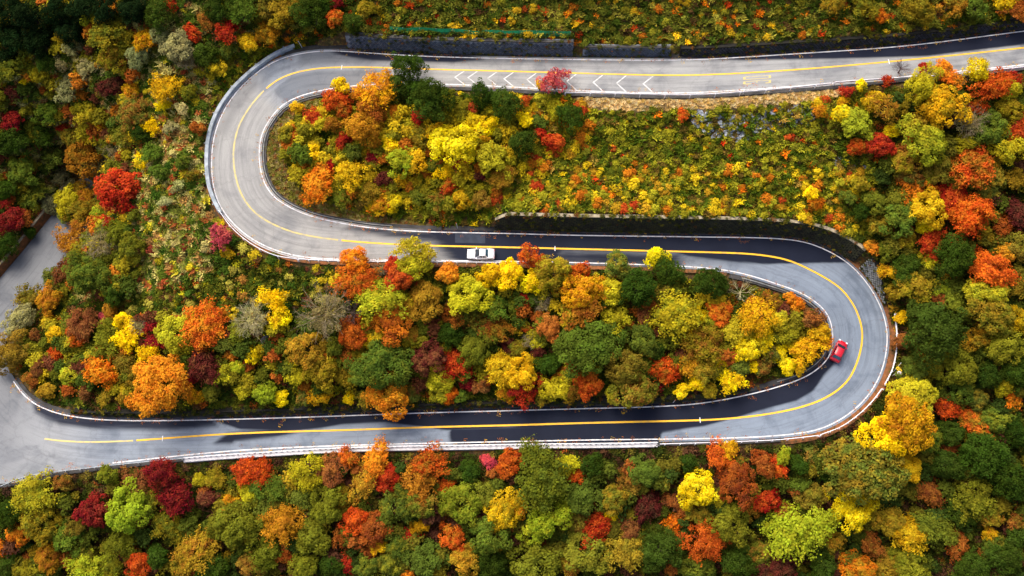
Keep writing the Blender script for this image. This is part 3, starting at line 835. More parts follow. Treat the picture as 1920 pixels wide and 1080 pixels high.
def guardrail(pts, label, mat, outside, rail_h=0.72, beam=0.36, post_step=4.0, thick=0.09, reach=0.16, base_z=-0.25, group=None, end_curl=True):
    P = sample_path(pts, 0.8); D, Nn = path_normals(P); Nn = Nn * outside
    base = P[len(P) // 2].copy()
    root = empty('guardrail', base); tag(root, label, 'guardrail', group)
    prof = [(0, -1), (-.5, -.72), (0, -.4), (0, -.3), (0, -.1), (0, .1), (0, .3), (0, .4), (-.5, .72), (0, 1)]
    prof = [(0.0, -.5), (-.05, -.38), (-.05, -.24), (0.0, -.1), (0.0, .1), (-.05, .24), (-.05, .38), (0.0, .5), (thick * .6, .5), (thick * .6, .12), (thick * .2, 0), (thick * .6, -.12), (thick * .6, -.5)]
    mb = MB(); r = []
    for p, n in zip(P, Nn):
        r.append([p - base + n * a + [0, 0, rail_h + b * beam] for a, b in prof])
    mb.strip(r, close=True); mb.build('rail', mat, root)
    k = max(1, int(round(post_step / 0.8)))
    for i in range(0, len(P), k):
        mb = MB(); q = P[i] + Nn[i] * (thick * .6 + .08) - base
        mb.tube([q + [0, 0, base_z - .3], q + [0, 0, rail_h + beam * .3]], [0.07, 0.07], 8)
        mb.box(P[i] + Nn[i] * (thick * .6 + .02) - base + [0, 0, rail_h], (0.12, 0.12, 0.16), ax=D[i])
        po = mb.build('post', mat, root)
    if end_curl:
        for e, sg in ((0, -1), (len(P) - 1, 1)):
            mb = MB(); r = []
            for t in np.linspace(0, math.pi, 7):
                c = P[e] + Nn[e] * 0.17 - base + D[e] * sg * math.sin(t) * 0.2 - Nn[e] * math.cos(t) * 0.17
                r.append([c + [0, 0, rail_h - beam * .5], c + [0, 0, rail_h + beam * .5]])
            mb.strip(r); mb.build('end_cap', mat, root)
    return root

def parapet(pts, label, mat, w=0.5, h=0.6, foot=-0.6, step=0.9, name='parapet', bevel=0.05, cat='parapet'):
    P = sample_path(pts, step); D, Nn = path_normals(P); base = P[len(P) // 2].copy()
    root = empty(name, base); tag(root, label, cat)
    mb = MB(); r = []
    for p, n in zip(P, Nn):
        a, b = p - n * w / 2 - base, p + n * w / 2 - base
        r.append([a + [0, 0, foot], a + [0, 0, h - bevel], a + n * bevel + [0, 0, h], b - n * bevel + [0, 0, h], b + [0, 0, h - bevel], b + [0, 0, foot]])
    mb.strip(r, close=True); mb.build('concrete_body', mat, root)
    return root, P, D, Nn

# left bend, outside: broad grey parapet then white guard rail along the middle stretch
def svpath(E, O, pts, z_off=0.0):
    """survey points placed at the height of the nearest road sample"""
    S = to_survey(E); out = []
    for x, y in pts:
        i = int(np.argmin(np.hypot(S[:, 0] - x, S[:, 1] - y)))
        out.append(at_z(x, y, zc[i] + z_off))
    return out
par, P, D, Nn = parapet(svpath(LA, OA, [(552, 85), (530, 93), (500, 110), (465, 137), (434, 168), (408, 206), (392, 250), (387, 300), (391, 345), (401, 375), (413, 398)], 0.55),
        'broad grey concrete parapet outside the left bend', M_CONCB, w=0.62, h=0.12, foot=-1.6)
for i in range(2, len(P), 6):
    mb = MB(); q = P[i] - Nn[i] * 0 - P[len(P) // 2]
    sgn = -1 if np.dot(Nn[i], P[i] - np.array([-35, 20, 0])) < 0 else 1
    mb.box(q + Nn[i] * sgn * .42 + [0, 0, -.1], (0.22, 0.3, 0.3), ax=D[i]); mb.build('outer_stub', M_CONC, par)
gp = svpath(LA, OA, [(413, 398), (436, 429), (470, 458), (515, 481), (560, 489)], 0.0)
guardrail(gp, 'white guardrail outside the left bend, next to the pink tree', M_RAILW, -1, post_step=3.2)
gp = svpath(LA, OA, [(562, 489), (650, 493), (780, 494), (900, 495), (985, 497)], 0.0)
guardrail(gp, 'long white guardrail along the middle road below the white car', M_RAILW, -1, post_step=1.76, beam=0.42)
gp = svpath(LB, OB, [(1060, 178), (1160, 180), (1300, 182), (1400, 176), (1480, 169), (1555, 161)], 0.0)
guardrail(gp, 'white guardrail below the chevrons along the strip of dry grass', M_RAILW, -1, post_step=4.0)
gp = svpath(LB, OB, [(1562, 159), (1660, 152), (1760, 146), (1920, 130), (2150, 104)], 0.0)
guardrail(gp, 'white guardrail behind the trees at the right end of the upper road', M_RAILW, -1, post_step=4.0)
gp = svpath(LB, OB, [(1674, 592), (1678, 625), (1677, 660), (1670, 694), (1656, 722)], 0.0)
guardrail(gp, 'white guardrail right of the red car outside the right bend', M_RAILW, 1, post_step=1.9)
gp = svpath(LB, OB, [(1650, 731), (1634, 752), (1610, 776), (1575, 801), (1535, 817)], 0.0)
guardrail(gp, 'curving white guardrail around the lower right of the bend', M_RAILW, 1, post_step=2.0)
gp = svpath(LB, OB, [(1532, 818), (1480, 824), (1440, 827), (1340, 831), (1236, 834)], 0.0)
guardrail(gp, 'thin white guardrail along the bottom road right of the white barrier', M_RAILW, 1, post_step=2.2)
gp = svpath(LB, OB, [(-60, 940), (0, 915), (60, 893), (160, 880), (250, 870), (345, 861)], 0.0)
guardrail(gp, 'dull grey guardrail along the bottom road at lower left', M_STEEL, -1, post_step=2.2, beam=0.4)

# white concrete barrier with low railing along the bottom stretch
bar, P, D, Nn = parapet(svpath(LB, OB, [(346, 863), (420, 857), (500, 852), (600, 846), (700, 842), (850, 839.5), (1000, 837), (1120, 836), (1232, 834)], 0.0),
        'long white concrete barrier with low railing along the bottom road', M_WHITEC, w=0.85, h=0.42, foot=-1.0, name='barrier_wall', cat='barrier')
b0 = P[len(P) // 2]
mb = MB(); r = []
for p, n in zip(P, Nn):
    c = p - b0 + n * 0.24 * (1 if n[1] > 0 else -1) + [0, 0, .74]
    r.append([c + [0, -.05, -.05], c + [0, .05, -.05], c + [0, .05, .05], c + [0, -.05, .05]])
mb.strip(r, close=True); mb.build('top_rail', M_RAILW, bar)
post = None
for i in range(0, len(P)):
    if post is None:
        mb = MB(); mb.box((0, 0, 0), (0.28, 0.1, 0.32)); post = mb.mesh('post', M_CONC)
    o = link('post', post, bar, P[i] - b0 + Nn[i] * 0.24 * (1 if Nn[i][1] > 0 else -1) + [0, 0, .54]); o.rotation_euler[2] = math.atan2(D[i][1], D[i][0])

# slender white marker poles by the kerb
def pole(px, py, h, lean, label, E):
    S = to_survey(E); i = int(np.argmin(np.hypot(S[:, 0] - px, S[:, 1] - py)))
    p = at_z(px, py, zc[i] - 0.1)
    root = empty('marker_pole', p); tag(root, label, 'pole', 'white roadside marker poles')
    mb = MB(); mb.tube([(0, 0, -.4), (lean * .4, 0, h * .5), (lean, 0, h)], [.05, .045, .04], 8); mb.build('shaft', M_RAILW, root)
    mb = MB(); mb.tube([(lean * .93, 0, h * .93), (lean * 1.02, 0, h * 1.02)], [.06, .06], 8); mb.build('reflector', plain('orange_reflector', lin(230, 110, 30)), root)
pole(858, 428, 2.2, -0.15, 'white marker pole at the left end of the mossy wall', LB)
pole(1393, 176, 2.4, 0.1, 'white marker pole on the guardrail below the yellow 30', LB)
pole(1262, 755, 2.0, 0.05, 'white marker pole above the bottom road', LA)
pole(567, 90, 2.2, -0.35, 'white marker pole by the top end of the grey parapet', LA)

# round traffic mirror with a yellow plate outside the right bend
p = svpath(LB, OB, [(1674, 704)], 0)[0]
tm = empty('traffic_mirror', p); tag(tm, 'round traffic mirror with yellow plate on guardrail outside right bend', 'traffic mirror')
mb = MB(); mb.tube([(0, 0, -.5), (0, 0, 2.6)], [.05, .05], 8); mb.tube([(0.25, 0.6, -.5), (0.62, 1.5, 2.4)], [.04, .04], 8); mb.build('post', M_RAILW, tm)
nv = np.array([-0.45, -0.35, 0.82]); nv /= np.linalg.norm(nv)
a = np.cross(nv, (0, 0, 1)); a /= np.linalg.norm(a); b = np.cross(nv, a)
mb = MB(); rr = []
for rad, hgt in ((0.02, 0.1), (.2, .09), (.3, .05), (.35, 0), (.35, -.06), (.02, -.12)):
    rr.append([np.array([0, -.25, 2.5]) + (a * math.cos(t) + b * math.sin(t)) * rad + nv * hgt for t in np.linspace(0, 2 * math.pi, 20, endpoint=False)])
mb.strip(rr, close=True); mb.build('mirror_disc', plain('mirror_white', lin(250, 236, 240), lin(232, 216, 222), 2, 0.25), tm, True)
c = np.array([0.12, .42, 2.3])
mb = MB(); mb.box(c, (0.95, 0.5, 0.04), ax=a, up=nv); mb.build('warning_plate', plain('yellow_plate', lin(245, 205, 30), lin(226, 180, 20), 2, 0.4), tm)
mb = MB()
for u, v, w, h in ((-.22, .02, .18, .26), (.05, -.04, .14, .2), (.28, .06, .16, .14)):
    mb.box(c + a * u + b * v + nv * .024, (w, h, 0.01), ax=a, up=nv)
mb.build('plate_marks', plain('black_marks', lin(30, 28, 24)), tm)

# ---------------------------------------------------------------- cars
def car(label, loc, heading, paint, L, W, H, hood, trunk, ws, rw, roof0, roof1, name, roof_paint=None):
    """lofted body; x forward. hood/trunk heights, ws/rw = x of windscreen foot / rear window foot"""
    root = empty(name, loc, heading); tag(root, label, 'car')
    hl = L / 2
    xs = np.array([-hl, -hl + .05, -hl + .22, -hl + .5, rw, (rw + roof1) / 2, 0.0, (ws + roof0) / 2, ws, hl - .75, hl - .35, hl - .1, hl])
    zt = np.array([.52, .72, trunk - .03, trunk, trunk + .03, .95, .94, .95, hood + .05, hood, hood - .07, hood - .22, .48])
    wf = np.array([.80, .90, .955, .985, 1, 1, 1, 1, 1, .985, .93, .82, .70])
    r = []
    for x, z, w in zip(xs, zt, wf):
        y = W / 2 * w; zb = .2 if abs(x) < hl - .2 else .3
        zb = min(zb, z - .1)
        r.append([(x, -y * .93, zb), (x, -y, zb + .12), (x, -y, (zb + z) / 2 + .05), (x, -y * .97, z - .06), (x, -y * .86, z), (x, 0, z + .035), (x, y * .86, z), (x, y * .97, z - .06), (x, y, (zb + z) / 2 + .05), (x, y, zb + .12), (x, y * .93, zb)])
    mb = MB(); mb.strip(r, close=True); mb.build('body', paint, root, True)
    # cabin: belt ring and roof ring
    belt = [(rw - .02, W * .40), (roof1 - .1, W * .445), (0, W * .45), (roof0 + .1, W * .445), (ws + .02, W * .41)]
    roof = [(roof1, W * .33), (roof1 + .2, W * .355), ((roof0 + roof1) / 2, W * .365), (roof0 - .2, W * .355), (roof0, W * .335)]
    zb = .92
    mb = MB()
    rows = []
    for (bx, by), (tx, ty) in zip(belt, roof):
        tz = H - (.05 if tx in (roof0, roof1) else .01)
        rows.append([(bx, -by, zb), (tx, -ty, tz - .04), (tx, -ty * .9, tz), (tx, 0, tz + .02), (tx, ty * .9, tz), (tx, ty, tz - .04), (bx, by, zb)])
    mb.strip(rows, close=True); mb.build('roof', roof_paint or paint, root, True)
    glass = CAR_GLASS
    def quad(nm, pts, mat, push=0.012):
        pts = np.array(pts, float); n = np.cross(pts[1] - pts[0], pts[2] - pts[0]); n /= np.linalg.norm(n)
        if np.dot(n, pts.mean(0) - np.array([0, 0, .6])) < 0: n = -n
        m_ = MB(); q = pts + n * push; k = len(q)
        m_.add(np.vstack([q, pts - n * .02]), [tuple(range(k)), tuple(range(2 * k - 1, k - 1, -1))] + [(i, (i + 1) % k, k + (i + 1) % k, k + i) for i in range(k)])
        return m_.build(nm, mat, root)
    def lerp(p, q, t): return [p[i] + (q[i] - p[i]) * t for i in range(3)]
    bw, tw = (ws + .02, W * .40, zb), (roof0, W * .315, H - .06)
    quad('windscreen', [lerp(bw, tw, .04), lerp(bw, tw, .94), [*lerp(bw, tw, .94)[:1], -lerp(bw, tw, .94)[1], lerp(bw, tw, .94)[2]], [lerp(bw, tw, .04)[0], -lerp(bw, tw, .04)[1], lerp(bw, tw, .04)[2]]], glass, .03)
    bw, tw = (rw - .02, W * .385, zb), (roof1, W * .31, H - .06)
    quad('rear_window', [lerp(bw, tw, .06), lerp(bw, tw, .92), [lerp(bw, tw, .92)[0], -lerp(bw, tw, .92)[1], lerp(bw, tw, .92)[2]], [lerp(bw, tw, .06)[0], -lerp(bw, tw, .06)[1], lerp(bw, tw, .06)[2]]], CAR_GLASS2, .03)
    for sg in (-1, 1):
        xm = (roof0 + roof1) / 2
        def side(x, t):
            by = np.interp(x, [b[0] for b in belt], [b[1] for b in belt]); ty = np.interp(x, [b[0] for b in roof], [b[1] for b in roof])
            return (x, sg * (by + (ty - by) * t), zb + (H - .06 - zb) * t)
        quad('side_window', [side(ws - .28, .08), side(roof0 - .1, .85), side(xm + .05, .88), side(xm + .05, .08)], glass, .02)
        quad('side_window', [side(xm - .05, .08), side(xm - .05, .88), side(roof1 + .18, .82), side(rw + .3, .08)], glass, .02)
        m_ = MB(); m_.box((ws - .2, sg * (W / 2 + .07), .98), (.12, .2, .13)); m_.build('wing_mirror', paint, root)
        m_ = MB(); m_.box((hl - .2, sg * W * .36, hood - .1), (.26, .3, .12), up=(0.35, 0, 1)); m_.build('headlight', CAR_LAMP, root)
        m_ = MB(); m_.box((-hl + .07, sg * W * .37, .72), (.12, .3, .14)); m_.build('taillight', CAR_TAIL, root)
        for x in (hl - .82, -hl + .82):
            m_ = MB(); ring = lambda rad, yy: [(x + rad * math.cos(t), yy, .31 + rad * math.sin(t)) for t in np.linspace(0, 2 * math.pi, 18, endpoint=False)]
            ys = sg * (W / 2 - .17); yo = sg * (W / 2 + .015)
            m_.strip([ring(.31, ys), ring(.315, yo - sg * .03), ring(.28, yo), ring(.2, yo)], close=True)
            w = m_.build('wheel', CAR_TYRE, root)
            m_ = MB(); m_.strip([ring(.205, yo - sg * .01), ring(.19, yo + sg * .012), ring(.05, yo + sg * .02)], close=True); m_.build('rim', M_STEEL, w)
        m_ = MB(); m_.box((0.05, sg * (W / 2 + .005), .78), (.2, .03, .035)); m_.build('door_handle', paint, root)
    return root
CAR_GLASS = plain('dark_car_glass', lin(26, 38, 48), lin(16, 24, 32), 1, 0.08)
CAR_GLASS2 = plain('tinted_rear_glass', lin(56, 92, 108), lin(40, 66, 80), 1, 0.08)
CAR_LAMP = plain('lamp_glass', lin(236, 238, 242), lin(214, 218, 224), 3, 0.15)
CAR_TAIL = plain('tail_lamp', lin(170, 16, 20), lin(120, 8, 12), 3, 0.2)
CAR_TYRE = plain('tyre_rubber', lin(26, 26, 28), lin(16, 16, 18), 4, 0.9)
P_WHITE = plain('white_car_paint', lin(246, 246, 248), lin(238, 238, 242), .5, 0.28, coat=0.6)
P_RED = plain('red_car_paint', lin(200, 20, 42), lin(186, 14, 36), .5, 0.28, coat=0.8)
S_ = to_survey(LC)
def road_z(px, py):
    k = int(np.argmin(np.hypot(S_[:, 0] - px, S_[:, 1] - py))); return zc[k] + 0.05
p = at_z(902, 479, road_z(902, 462)); kk = int(np.argmin(np.hypot(S_[:, 0] - 902, S_[:, 1] - 462)))
d = LC[kk - 1] - LC[kk + 1]
car('white sedan driving left along the middle road', p, math.atan2(d[1], d[0]) , P_WHITE, 4.55, 1.76, 1.44, .86, .98, .95, -1.25, .2, -.75, 'sedan_car')
p0, p1 = at_z(1561.5, 679, road_z(1604, 687)), at_z(1579, 641, road_z(1604, 687)); dd = p1 - p0
car('red hatchback rounding the inside of the right bend', (p0 + p1) / 2, math.atan2(dd[1], dd[0]), P_RED, 3.95, 1.7, 1.5, .9, .98, 1.05, -1.62, .35, -1.2, 'hatchback_car')

# ---------------------------------------------------------------- foliage prototypes
def unit(v): return v / (np.linalg.norm(v, axis=-1, keepdims=True) + 1e-9)

def leaf_quads(P, Nr, size, rng, asp=0.62):
    n = len(P)
    t = unit(np.cross(Nr, unit(rng.normal(size=(n, 3))))); b = np.cross(Nr, t)
    s = (size * (0.7 + 0.6 * rng.random(n)))[:, None]
    cup = Nr * s * 0.12
    V = np.stack([P - t * s * .5, P - b * s * .5 * asp + cup, P + t * s * .5, P + b * s * .5 * asp + cup], 1).reshape(-1, 3)
    return V, np.arange(n * 4).reshape(n, 4)

def crown(R, style, seed):
    """foliage of a crown of radius R about the origin; returns mesh"""
    rng = np.random.default_rng(seed)
    asp = {'round': .82, 'maple': .66, 'soft': .95, 'tier': .7, 'sparse': .8}[style]
    rc0 = {'round': .17 * R + .2, 'maple': .14 * R + .2, 'soft': .12 * R + .18, 'tier': .16 * R + .2, 'sparse': .13 * R + .18}[style]
    cover = {'round': 2.2, 'maple': 2.1, 'soft': 3.6, 'tier': 2.2, 'sparse': 1.5}[style]
    nc = int(np.clip(cover * 3.0 * R * R / (rc0 * rc0), 8, 260))
    nl = 1 if R < .9 else (rng.integers(2, 4) if R < 2 else rng.integers(3, 6))
    la = rng.random() * 6.28 + np.arange(nl) * 6.283 / nl + rng.normal(0, .35, nl)
    lo_ = np.stack([np.cos(la), np.sin(la), rng.normal(.0, .35, nl)], 1) * (R * (.36 + .14 * rng.random(nl)))[:, None]
    lr = R * (.50 + .2 * rng.random(nl))
    if nl == 1: lo_ *= 0; lr[:] = R * .95
    else:
        lo_ = np.vstack([lo_, [[rng.normal(0, .1 * R), rng.normal(0, .1 * R), .22 * R]]]); lr = np.append(lr, R * .62); nl += 1
    li = rng.choice(nl, nc, p=lr ** 2 / (lr ** 2).sum())
    d = unit(rng.normal(size=(nc, 3)) + np.array([0, 0, .45])); d[:, 2] = np.where(d[:, 2] < -.4, -d[:, 2], d[:, 2])
    fr = (.62 + .46 * rng.random(nc) ** .7) * np.where(rng.random(nc) < .2, 1.32, 1)
    if style == 'sparse': fr *= 0.55 + .45 * rng.random(nc)
    C = lo_[li] + d * (fr * (lr[li] - rc0 * .35))[:, None]; C[:, 2] *= asp
    inside = np.zeros(nc, bool)
    for q_ in range(nl):
        inside |= (li != q_) & (np.linalg.norm(C / [1, 1, asp] - lo_[q_], axis=1) < lr[q_] * .55)
    C, d, li = C[~inside], d[~inside], li[~inside]; nc = len(C)
    d = unit(d + unit(C) * .5)
    if style == 'tier': C[:, 2] = np.round(C[:, 2] / (R * .32)) * R * .32 + rng.normal(0, .05 * R, nc)
    rc = rc0 * (0.4 + 1.05 * rng.random(nc) ** 1.3)
    ls = {'round': .30, 'maple': .29, 'soft': .30, 'tier': .32, 'sparse': .27}[style] * (0.72 + .09 * R)
    per = np.maximum(5, (5.2 * rc ** 2 * {'round': 7.5, 'maple': 6.5, 'soft': 8, 'tier': 6.5, 'sparse': 4.5}[style] / (ls * ls * .62) / 6)).astype(int)
    ci = np.repeat(np.arange(nc), per); n = len(ci)
    dd = unit(rng.normal(size=(n, 3)) + np.array([0, 0, .45]) + d[ci] * .7)
    flat = {'round': .85, 'maple': .5, 'soft': .9, 'tier': .35, 'sparse': .8}[style]
    off = dd * (rc[ci] * (.72 + .38 * rng.random(n)))[:, None]; off[:, 2] *= flat
    if style in ('maple', 'tier'):
        rad = d[ci] * np.array([1, 1, 0]); off += rad * (rng.normal(0, .5, n) * rc[ci])[:, None]
    P = C[ci] + off
    nr = unit(dd * .75 + np.array([0, 0, .55]) + rng.normal(size=(n, 3)) * {'round': .33, 'maple': .4, 'soft': .55, 'tier': .35, 'sparse': .5}[style])
    ct = .55 * rng.random(nc) + .45 * rng.random(nl)[li]
    tint = np.clip(.5 + (ct[ci] - .5) * .75 + rng.normal(0, .16, n), 0, 1)
    V, F = leaf_quads(P, nr, ls, rng, .42 if style == 'soft' else .68)
    me = fast_quads('crown', V, F, M_LEAF, {'tint': ('FACE', 'FLOAT', tint)})
    return me, C

def trunk(R, hc, C, seed, mat=None):
    rng = np.random.default_rng(seed); mb = MB()
    r0 = .05 + .055 * R
    bend = rng.normal(0, .08, 2) * hc
    mb.tube([(0, 0, -.9), (0, 0, .05), (bend[0] * .5, bend[1] * .5, hc * .5), (bend[0], bend[1], hc + .15 * R)], [r0 * 1.5, r0 * 1.2, r0 * .85, r0 * .3], 7)
    for j in rng.choice(len(C), min(6, len(C)), replace=False):
        st = np.array([bend[0] * .7, bend[1] * .7, hc * (.45 + .4 * rng.random())]); en = C[j] * .85 + [0, 0, hc]
        mid = (st + en) / 2 + [0, 0, -.12 * R] + rng.normal(0, .08 * R, 3)
        mb.tube([st, mid, en], [r0 * .5, r0 * .32, r0 * .1], 5, False)
    return mb.mesh('trunk', mat or M_BARK, True)

def bare(R, hc, seed, mat, dense=1.0, curl=0.25):
    """leafless crown: branches forking outwards from the trunk head"""
    rng = np.random.default_rng(seed); mb = MB(); n1 = int(22 * dense)
    def grow(p, d, ln, r, lev):
        q = p + d * ln * .5 + rng.normal(0, .06 * ln, 3); e = q + unit(d + rng.normal(0, curl, 3) + np.array([0, 0, .12])) * ln * .5
        mb.tube([p, q, e], [r, r * .75, r * .45], 4 if lev else 5, False)
        if lev < 3:
            for _ in range(rng.integers(2, 4 + (lev == 0))):
                t = .35 + .65 * rng.random(); s = p + (q - p) * t * 2 if t < .5 else q + (e - q) * (t - .5) * 2
                grow(s, unit(d + rng.normal(0, .42, 3)), ln * (.5 + .2 * rng.random()), r * .52, lev + 1)
    for k in range(n1):
        a = k * 2.4 + rng.normal(0, .2); el = .15 + .85 * rng.random()
        d = unit(np.array([math.cos(a), math.sin(a), el]))
        grow(np.array([0, 0, -R * .2 + rng.random() * R * .3]), d, R * (.55 + .2 * rng.random()), .016 + .010 * R, 0)
    m1 = mb.mesh('branches', mat, True)
    mb = MB(); mb.tube([(0, 0, -.9), (0, 0, hc * .6), (.05, .03, hc + .05)], [.09 * R ** .5 * 1.3, .08 * R ** .5, .05 * R ** .5], 7)
    return m1, mb.mesh('trunk', mat, True)

SIZES = [0.75, 1.2, 1.8, 2.5, 3.3, 4.3]
CROWNS = {}
def get_crown(style, R, var):
    k = int(np.argmin([abs(math.log(R / s)) for s in SIZES])); key = (style, k, var)
    if key not in CROWNS:
        sd = hash((style == 'round', style == 'maple', style == 'soft', style == 'tier', k, var)) % 99991
        S = SIZES[k]; me, C = crown(S, style, sd)
        hc = S * .8 + .5
        CROWNS[key] = (me, trunk(S, hc, C, sd + 1), S, hc)
    return CROWNS[key]
BARES = {}
def get_bare(R, mat, var, dense, curl=.25):
    k = int(np.argmin([abs(math.log(R / s)) for s in SIZES])); key = (k, mat.name, var, dense)
    if key not in BARES:
        S = SIZES[k]; hc = S * .8 + .4
        m1, m2 = bare(S, hc, 500 + 17 * k + var * 5, mat, dense, curl); BARES[key] = (m1, m2, S, hc)
    return BARES[key]

# colour word, leaf colour, chance/amount of green left, styles, kind
CODE = {
 'Y': ('bright yellow', (246, 214, 20), .0, ('round', 'maple', 'round'), 'tree'),
 'G': ('golden', (218, 170, 26), .18, ('round', 'maple', 'round'), 'tree'),
 'A': ('amber', (184, 134, 30), .36, ('round', 'sparse', 'maple'), 'tree'),
 'O': ('orange', (226, 118, 26), .10, ('maple', 'round', 'maple'), 'tree'),
 'T': ('red-orange', (206, 84, 30), .10, ('maple', 'maple', 'round'), 'tree'),
 'R': ('red', (184, 56, 30), .06, ('maple', 'round', 'maple'), 'tree'),
 'C': ('crimson', (142, 34, 34), .0, ('maple', 'round', 'maple'), 'tree'),
 'P': ('pink', (206, 80, 88), .0, ('maple', 'maple', 'round'), 'tree'),
 'B': ('rust brown', (154, 80, 30), .28, ('round', 'maple', 'sparse'), 'tree'),
 'N': ('dark maroon', (104, 44, 38), .1, ('sparse', 'maple', 'round'), 'tree'),
 'L': ('lime green', (182, 168, 30), .2, ('round', 'round', 'tier'), 'tree'),
 'V': ('olive green', (146, 130, 30), .3, ('round', 'round', 'tier'), 'tree'),
 'M': ('leaf green', (112, 116, 30), .2, ('round', 'tier', 'round'), 'tree'),
 'D': ('dark green', (66, 86, 24), .0, ('soft', 'soft', 'soft'), 'evergreen'),
 'K': ('blackish green', (28, 46, 22), .0, ('soft', 'soft', 'soft'), 'evergreen'),
 'F': ('sage green', (142, 138, 86), .2, ('round', 'sparse', 'round'), 'tree'),
 'S': ('straw-coloured', (186, 176, 112), .1, ('sparse', 'sparse', 'sparse'), 'tree'),
 'X': ('grey', None, 0, None, 'bare'), 'W': ('whitish', None, 0, None, 'bare'), 'Z': ('purple-brown', None, 0, None, 'bare'), 'Q': ('pale straw', None, 0, None, 'bare'),
}
SECOND = {'O': [(216, 154, 40), (170, 84, 36), (150, 130, 36)], 'T': [(206, 120, 36), (156, 64, 36), (150, 120, 36)], 'R': [(206, 96, 36), (150, 44, 36)], 'C': [(112, 44, 38), (170, 50, 40)],
 'P': [(190, 60, 70), (214, 110, 90)], 'Y': [(222, 206, 44), (232, 180, 30)], 'G': [(150, 136, 32), (206, 120, 36), (226, 196, 40)], 'A': [(206, 140, 40), (128, 120, 36), (170, 90, 38)],
 'B': [(124, 112, 36), (186, 112, 48), (120, 60, 36)], 'N': [(130, 84, 50), (84, 60, 40)], 'L': [(208, 192, 46), (126, 136, 36), (160, 150, 34)], 'V': [(176, 140, 40), (98, 110, 34), (158, 92, 40), (116, 118, 36)],
 'M': [(142, 136, 36), (84, 98, 32), (118, 122, 36)], 'D': [(78, 96, 34), (50, 74, 24)], 'K': [(40, 56, 26)], 'F': [(120, 124, 70), (168, 158, 96)], 'S': [(150, 146, 84)]}
ALT = {'V': [(146, 130, 30), (122, 124, 36), (152, 120, 32), (110, 118, 42), (136, 112, 38)], 'M': [(96, 116, 36), (92, 108, 36), (116, 120, 30)], 'L': [(184, 170, 32), (156, 170, 38), (196, 178, 40)],
 'O': [(226, 118, 26), (218, 104, 34), (230, 136, 34)], 'B': [(154, 80, 30), (136, 86, 46), (166, 96, 40)], 'A': [(184, 134, 30), (168, 112, 34), (176, 144, 40)]}
